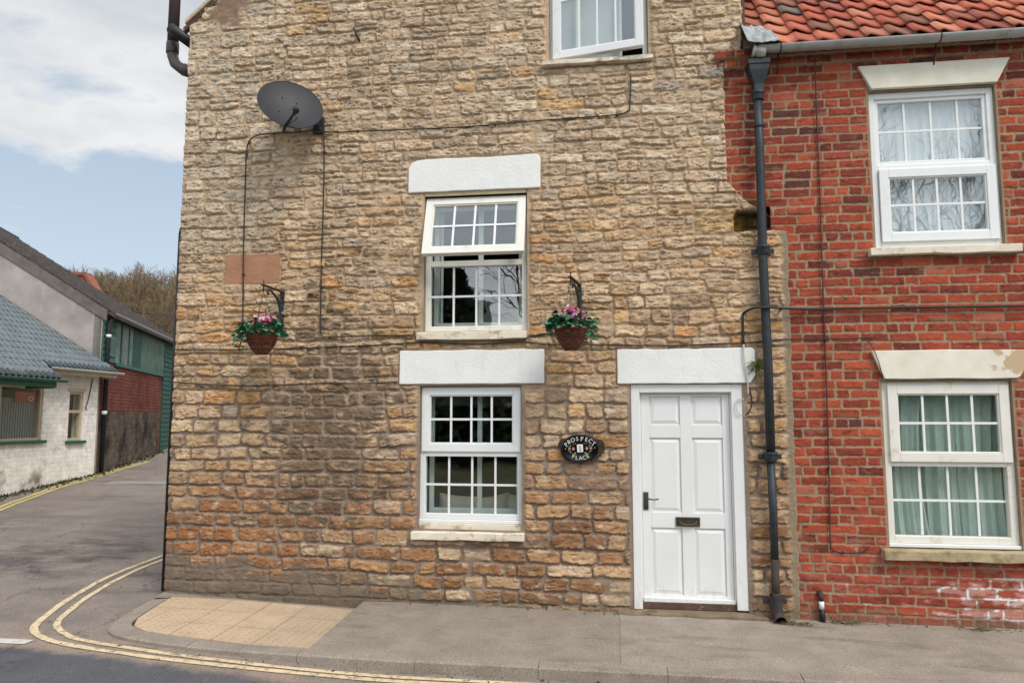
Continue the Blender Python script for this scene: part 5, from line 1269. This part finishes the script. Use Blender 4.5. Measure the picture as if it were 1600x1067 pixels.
M_render = t.bsdf(Base_Color=c, Roughness=.9, Normal=t.bump(t.noise(p, 30), .3, .01), Specular_IOR_Level=.15)
def lbox(mb, a, b, c, d, e, f): mb.box(a, b, c, d, e, f, MW_)
AP, SLP = 5.2, .645
m = MB(); m.prism([(0,-.3),(AP*2,-.3),(AP*2,3.96),(AP,3.96+AP*SLP),(0,3.96)], .0, .25, MW_); m.build('gable_wall', M_render, warehouse)
m = MB(); m.prism([(-.06,3.92),(AP,3.92+(AP+.06)*SLP),(AP,4.17+(AP+.06)*SLP),(-.06,4.17)], -.03, .018, MW_); m.build('verge_band', plain('dark_cement_verge', (112,104,98), .95, .18, 5, bump=.5, dirt=(86,78,72), dscale=3), warehouse)
M_whroof = brickpaint('weathered_slate_roof', (dS.x, dS.y, 0), (86,78,74), (66,60,58), (48,44,42), .26, .16, .012, .6, dirt=(100,92,84), dscale=2)
m = MB(); m.prism([(-.22,4.00),(AP,4.00+(AP+.22)*SLP),(AP,4.09+(AP+.22)*SLP),(-.22,4.09)], .02, 8.7, MW_); m.prism([(AP,4.03+(AP+.22)*SLP),(AP*2+.2,4.05),(AP*2+.2,4.15),(AP,4.16+(AP+.22)*SLP)], .02, 8.7, MW_)
# raised courses seen against the verge
for k in range(22):
    x = -.16+k*.25; m.prism([(x, 4.09+(x+.22)*SLP+.002), (x+.04, 4.09+(x+.26)*SLP+.028), (x+.24, 4.09+(x+.46)*SLP+.006)], .022, 8.698, MW_)
m.build('roof', M_whroof, warehouse)
ax_ = (dS.x, dS.y, 0)
M_rbrick = brickpaint('dark_red_brick', ax_, (118,62,50), (100,54,46), (138,114,102), .235, .085, .006, .6, dirt=(92,44,40), dscale=1.6, dpos=(.45,.7))
M_sootstone = brickpaint('sooty_rubble', ax_, (112,98,84), (84,74,66), (108,96,84), .30, .13, .014, 1., dirt=(48,44,42), dscale=1.1, zdark=None, dpos=(.46,.62))
m = MB(); lbox(m, -.012, -.001, -.004, .25, 1.87, 3.02); lbox(m, 0, .25, .25, 5.9, 1.87, 3.02); lbox(m, 0, .25, 5.62, 5.9, -.3, 1.87); m.build('brick_storey', M_rbrick, warehouse)
m = MB(); lbox(m, -.02, -.001, -.004, .25, -.3, 1.87); lbox(m, -.02, .25, .25, 5.62, -.3, 1.87); m.build('stone_base', M_sootstone, warehouse)
M_greenboard = plain('green_weatherboard', (46,98,84), .7, .2, 5, bump=.25, dirt=(34,66,58), dscale=3)
M_darkgreen = plain('dark_green_weatherboard', (40,78,66), .7, .2, 5, bump=.25, dirt=(30,52,46), dscale=3)
M_corr = plain('dirty_corrugated_sheet', (116,122,118), .45, .18, 3, bump=.15, dirt=(84,98,92), dscale=2.2, dlo=.45, dhi=.65)
M_corr2 = plain('dirty_green_corrugated_sheet', (86,108,98), .45, .18, 3, bump=.15, dirt=(62,82,74), dscale=2.2, dlo=.45, dhi=.65)
m = MB()
for k in range(7): m.prism([(-.035,3.02+k*.142),(.02,3.02+k*.142),(.02,3.16+k*.142),(-.012,3.16+k*.142)], .0, .95, MW_)
m.build('weatherboard', M_greenboard, warehouse)
def corr(y0, y1, z0, z1, mat, bow=0.):
    ys_ = np.linspace(y0, y1, int((y1-y0)/.016)); zz = np.linspace(z0, z1, 8); Yc, Zc = np.meshgrid(ys_, zz)
    Xc = -.02+.018*np.sin(Yc*2*np.pi/.13)+.01*np.sin(Yc*1.7); P = np.stack([MW_[i][0]*Xc+MW_[i][1]*Yc+MW_[i][3]+(Zc if i == 2 else 0) for i in range(3)], -1)
    grid_mesh('corrugated_panel', P, np.ones((7, len(ys_)-1), bool), mat, None, warehouse)
corr(.97, 2.40, 3.04, 4.02, M_corr); corr(3.25, 5.88, 3.0, 4.02, M_corr2)
m = MB()
for k in range(4): lbox(m, -.03, .03, 2.42+k*.205, 2.42+k*.205+.197, 3.0, 4.02)
m.build('board_panel', M_darkgreen, warehouse, .004)
for y in (1.35, 2.0):
    m = MB(); lbox(m, -.045, -.002, y, y+.06, 3.03, 4.0); m.build('batten', M_greenboard, warehouse)
m = MB(); m.prism([(-.06,2.96),(.0,2.96),(.0,3.03),(-.045,3.03)], .95, 5.9, MW_); m.build('sill_board', M_greenboard, warehouse)
m = MB(); lbox(m, .04, .2, .0, 8.6, 3.03, 4.16); m.build('backing', M_interior, warehouse)
m = MB()
for k in range(26): m.prism([(-.045,.45+k*.142),(.15,.45+k*.142),(.15,.59+k*.142),(-.020,.59+k*.142)], 5.92, 8.6, MW_)
m.build('weatherboard', M_darkgreen, warehouse)
fw_ = MB(); lbox(fw_, -.05, -.012, .42, .80, 3.16, 3.62); wn_ = fw_.build('window', plain('teal_painted_window', (70,132,128), .5, .1, 6), warehouse)
m = MB(); lbox(m, -.056, -.0505, .47, .75, 3.21, 3.57); m.build('pane', M_corr2, wn_)
g_ = MB(); a = MW_ @ Vector((-.17,.05,4.12)); b = MW_ @ Vector((-.17,8.4,4.10)); halfpipe(g_, a, b, .075); tag(g_.build('gutter', plain('old_grey_gutter', (128,124,120), .6, .15, 6)), 'long grey gutter along the side eaves of the warehouse', 'gutter')
m = MB(); m.tube([MW_ @ Vector(q) for q in ((-.15,.14,4.06),(-.12,.14,3.95),(-.09,.10,3.85),(-.09,.10,.50))], .052, 10)
o = tag(m.build('drainpipe', M_blackplastic), 'black drainpipe where the white building meets the warehouse', 'drainpipe')
for a, b in ((1.80,1.88),(3.55,3.62)):
    m = MB(); m.tube([MW_ @ Vector((-.09,.10,a)), MW_ @ Vector((-.09,.10,b))], .058, 10); m.build('joint', M_white, o)
# moss and dirt along the foot of the walls
m = MB(); r = random.Random(3)
for i in range(900):
    s = r.random()
    if s < .6: y = r.uniform(2.5, 8.4); x = Xw+abs(r.gauss(0,.16)); 
    else: q = MW_ @ Vector((-abs(r.gauss(0,.14)), r.uniform(.2,5.8), 0)); x, y = q.x, q.y
    z = float(road_z(x, y)); h = r.uniform(.01,.07); w = r.uniform(.02,.06); a = r.uniform(0,6.3)
    m.add([(x-w*math.cos(a),y-w*math.sin(a),z),(x+w*math.cos(a),y+w*math.sin(a),z),(x+r.uniform(-.03,.03),y+r.uniform(-.03,.03),z+h)], [(0,1,2)], False, lin(r.choice([(70,66,42),(84,74,50),(58,52,40),(88,88,48)])))
tag(m.build('moss', M_leaf), kind='stuff')
# a small brick gable stands further up the street
bh = empty('brick_gable_house', (-21.2, 22, 1), 'small red brick gable end beyond the warehouse roof', 'house')
M_dbrick = brickpaint('distant_red_brick', 0, (146,72,58), (124,62,52), (150,118,104), .24, .085, .008)
m = MB(); m.prism([(-23.78,0.00),(-19.68,0.00),(-19.68,5.08),(-21.13,7.08),(-21.38,7.48),(-22.18,7.50),(-23.78,5.78)], 20.0, 20.35); m.build('wall', M_dbrick, bh)
m = MB(); m.prism([(-22.28,7.50),(-21.33,7.48),(-21.28,7.60),(-22.28,7.62)], 19.95, 20.40); m.prism([(-21.34,7.46),(-19.63,5.03),(-19.58,5.16),(-21.28,7.58)], 19.95, 20.40); m.build('coping', plain('red_coping_tile', (138,84,68), .85, .2, 5), bh)

# ------------------------------------------------------------------ wooded hillside and the trees opposite
def bare_tree(seed, H, trunk_r, spread=.55, levels=5, lean=0., twigs=1., col=((92,76,62),(110,92,76)), up=.35, minr=.006):
    r = random.Random(seed); mt = MB(); mc_ = MB()
    def grow(p, d, L, rad, lv):
        n = 4 if lv < 2 else 3; pts = [p]; q = p; dd = d
        for i in range(n):
            dd = (dd+Vector((r.gauss(0,.13), r.gauss(0,.13), r.gauss(0,.10)+.05*up))).normalized(); q = q+dd*L/n; pts.append(q)
        rs = [rad*(1-.45*i/n) for i in range(n+1)]
        (mt if lv == 0 else mc_).tube(pts, rs, 7 if lv == 0 else (5 if lv < 3 else 3), False, lin(r.choice(col)))
        if lv >= levels: return
        k = r.choice([2,3,3]) if lv else r.choice([3,4])
        if lv >= 2: k = max(2, int(round(k*twigs)))
        for j in range(k):
            f = 1. if j == 0 else r.uniform(.35, 1.); i = min(n-1, int(f*n)); b = pts[i].lerp(pts[i+1], f*n-i) if f < 1 else pts[-1]
            perp = Vector((r.gauss(0,1), r.gauss(0,1), r.gauss(0,.6))); perp = (perp-dd*perp.dot(dd)).normalized()
            s = spread*r.uniform(.6,1.3) if j else spread*.4
            nd = (dd*math.cos(s)+perp*math.sin(s)+Vector((0,0,up*.25))).normalized()
            grow(b, nd, L*r.uniform(.62,.84), max(minr, rad*(.62 if j == 0 else .48)), lv+1)
    grow(Vector((0,0,-.3)), Vector((lean,0,1)).normalized(), H*.30, trunk_r, 0)
    return mt, mc_
M_bark = attr_mat('bark', rough=.95, amt=.25, fine=20, bump=.4)
def put_tree(mbs, name, loc, rz, label, group=None, s=1.):
    t = empty(name, loc, label, 'tree', group); Mx = Matrix.Translation(loc) @ Matrix.Rotation(rz, 4, 'Z') @ Matrix.Scale(s, 4)
    for mb, nm in zip(mbs, ('trunk', 'crown')):
        c = MB(); c.v = [tuple(Mx @ Vector(v)) for v in mb.v]; c.f = mb.f; c.c = mb.c; c.smooth = mb.smooth; c.build(nm, M_bark, t)
def hill_z(x, y): return np.interp(y, [25,42,60,80,110,160], [.5,4.6,9.2,14.0,18.5,21])+.02*(np.asarray(x)+50)*0
hx = np.arange(-150, 60, 3.); hy = np.arange(26, 170, 3.); HX, HY = np.meshgrid(hx, hy)
t = NT('leaf_litter_hillside'); p = t.pos(); c = t.mix(t.ramp(t.noise(p, .25, 6, .65), [(.35,(0,0,0)),(.65,(1,1,1))]), lin((108,88,62)), lin((96,92,56))); M_hill = t.bsdf(Base_Color=c, Roughness=1., Normal=t.bump(t.noise(p, 1.5), .8, .3))
tag(grid_mesh('hillside', np.stack([HX, HY, hill_z(HX, HY)+.8*fbm(HX/14, HY/14, 8, 3)-.6], -1), np.ones((len(hy)-1, len(hx)-1), bool), M_hill), kind='structure')
brown = ((122,106,90),(136,118,100),(110,97,82),(126,114,90),(144,126,108))
variants = []
for k in range(4):
    a, b = bare_tree(60+k, 8.2, .12, .62, 6, 0, 1.0, brown, .3, .018); c = MB(); c.add(a.v, a.f); c.c = a.c[:]; c.smooth = a.smooth[:]
    n0 = len(c.v); c.v += b.v; c.f += [tuple(i+n0 for i in f) for f in b.f]; c.c += b.c; c.smooth += b.smooth
    variants.append((np.array(c.v), np.array([f for f in c.f if len(f) == 4]), np.array([q for f, q in zip(c.f, c.c) if len(f) == 4])))
def wood(name, places, mat):
    V, Fq, Cc = [], [], []; n = 0
    for (x, y, z, s, rz, k, tint) in places:
        v, f, c = variants[k]; ca, sa = math.cos(rz)*s, math.sin(rz)*s
        V.append(np.stack([v[:,0]*ca-v[:,1]*sa+x, v[:,0]*sa+v[:,1]*ca+y, v[:,2]*s+z], -1)); Fq.append(f+n); Cc.append(np.repeat(c*tint, 4, 0)); n += len(v)
    V = np.concatenate(V).astype(np.float32); Fq = np.concatenate(Fq).astype(np.int32); Cc = np.concatenate(Cc)
    me = bpy.data.meshes.new(name); me.vertices.add(len(V)); me.vertices.foreach_set('co', V.ravel()); me.loops.add(Fq.size); me.loops.foreach_set('vertex_index', Fq.ravel())
    me.polygons.add(len(Fq)); me.polygons.foreach_set('loop_start', np.arange(0, Fq.size, 4, dtype=np.int32)); me.update(calc_edges=True)
    at = me.color_attributes.new('Col', 'FLOAT_COLOR', 'CORNER'); c4 = np.ones((len(Cc),4), np.float32); c4[:,:3] = Cc; at.data.foreach_set('color', c4.ravel())
    me.materials.append(mat); return link(bpy.data.objects.new(name, me))
r = random.Random(77); places = []
for i in range(260):
    y = r.uniform(46, 92); x0_ = -.98*(y+6.9); x1_ = -.42*(y+6.9)
    x = r.uniform(x0_, x1_); tint = np.array(r.choice([(1,1,1),(1.05,.95,.85),(.85,.85,.8),(1.05,1.02,.75)]))*r.uniform(.8,1.15)
    places.append((x, y, float(hill_z(x, y))-.6, r.uniform(.75,1.12), r.uniform(0,6.3), r.randrange(4), tint))
tag(wood('woodland', places, M_bark), 'bare brown wood covering the hillside beyond the warehouse', 'woodland', kind='stuff')
def tp_(px, y): # ground point on the hillside
    return px*(y+6.9), y
for seed, k, y, H, nm, lab, kw in [(91,-.802,66,9.5,'bare_tree','tall bare tree standing above the wood near the brick gable',{}),(92,-.745,68,9.2,'bare_tree','bare tree with spreading top on the skyline in mid wood',{}),(95,-.690,64,9.6,'bare_tree','bare tree poking above the wood nearest the stone house corner',{}),(93,-.752,50,8.2,'birch_tree','pale leaning birch at the front of the hillside wood',dict(lean=.35,col=((186,176,164),(170,160,148))))]:
    x = k*(y+6.9); put_tree(bare_tree(seed, H, .13, .58, 6, kw.get('lean', 0), 1., kw.get('col', brown), .35, .016), nm, (x, y, float(hill_z(x, y))-.6), 0., lab)
def conifer(name, x, y, H, w, label, cols, seed):
    r = random.Random(seed); z0 = float(hill_z(x, y))-.5; t = empty(name, (x, y, z0), label, 'tree')
    m = MB(); m.tube([(x,y,z0),(x,y,z0+H*.95)], [.12,.02], 7, False, lin((84,66,52))); m.build('trunk', M_bark, t); m = MB()
    for i in range(2600):
        f = r.random()**.8; a = r.uniform(0,6.283); rad = w*(1-f)*(.35+.65*math.sqrt(r.random()))*(.85+.25*math.sin(7*a+f*20)); p = Vector((x+rad*math.cos(a), y+rad*math.sin(a), z0+.3+f*H-.25*rad))
        d = Vector((math.cos(a), math.sin(a), r.uniform(-.6,.3))).normalized()*r.uniform(.14,.34); s = Vector((-math.sin(a), math.cos(a), r.uniform(-.3,.3)))*.07
        m.add([p-s, p+d*.6+s*.4, p+d, p+s], [(0,1,2,3)], False, lin(r.choice(cols)))
    m.build('crown', M_leaf, t)
conifer('conifer', -.712*(52+6.9), 52, 5.4, 1.3, 'dark green conifer standing among the bare hillside trees', [(44,66,44),(56,78,50),(38,56,40)], 5)
conifer('conifer', -.792*(64+6.9), 64, 7.2, 2.4, 'olive green ivy clad tree beside the brick gable on the hillside', [(92,92,56),(80,82,50),(108,100,62)], 6)
# overhead wire across the trees
m = MB(); m.tube([(-21.3,20.2,6.2),(-18.5,22.5,6.02),(-15.0,25.5,5.9),(-10,30,5.95)], .016, 5); tag(m.build('overhead_wire', M_cable), 'thin overhead wire crossing in front of the hillside wood', 'wire')

# across the main road, behind the photographer: what the window glass mirrors
for seed, x, y, H, lab in [(201, 10.2, -24, 17, 'large bare tree across the main road mirrored in the brick house upper window'), (202, -3.4, -23, 15, 'bare tree across the main road mirrored in the middle stone house window'), (203, 15.5, -27, 17, 'bare tree across the main road further to the right')]:
    put_tree(bare_tree(seed, H, .26, .58, 6, 0, .9, ((58,52,46),(70,62,54)), .35, .016), 'bare_tree', (x, y, -.3), seed, lab)
m = MB(); r = random.Random(9)
for i in range(16000):
    x = r.uniform(-26, 24) if i % 2 else r.uniform(-17, -5.2); top = 4.6+1.3*math.sin(x*.5)+.8*math.sin(x*1.3+1)+.5*math.sin(x*3.1)+4.2*float(sstep(-5.2,-7.,x)); z = top*r.random()**.7; y = -27-r.uniform(0,2.5)*(1-z/8)
    d = Vector((r.gauss(0,1), r.gauss(0,1), r.gauss(0,1))).normalized()*.28; s = d.cross(Vector((r.random(), r.random(), 1))).normalized()*.20
    m.add([(x,y,z)-d if False else Vector((x,y,z))-d, Vector((x,y,z))+s, Vector((x,y,z))+d, Vector((x,y,z))-s], [(0,1,2,3)], False, lin(r.choice([(62,78,54),(78,90,60),(52,66,48),(92,88,66)])))
m.box(-26, 24, -31, -29.6, -.4, 4.2, None, lin((58,66,52))); m.box(-18, -6.4, -31, -29.7, 4.2, 7.8, None, lin((58,66,52)))
tag(m.build('undergrowth', M_leaf), 'dense evergreen thicket across the main road', 'undergrowth', kind='stuff')
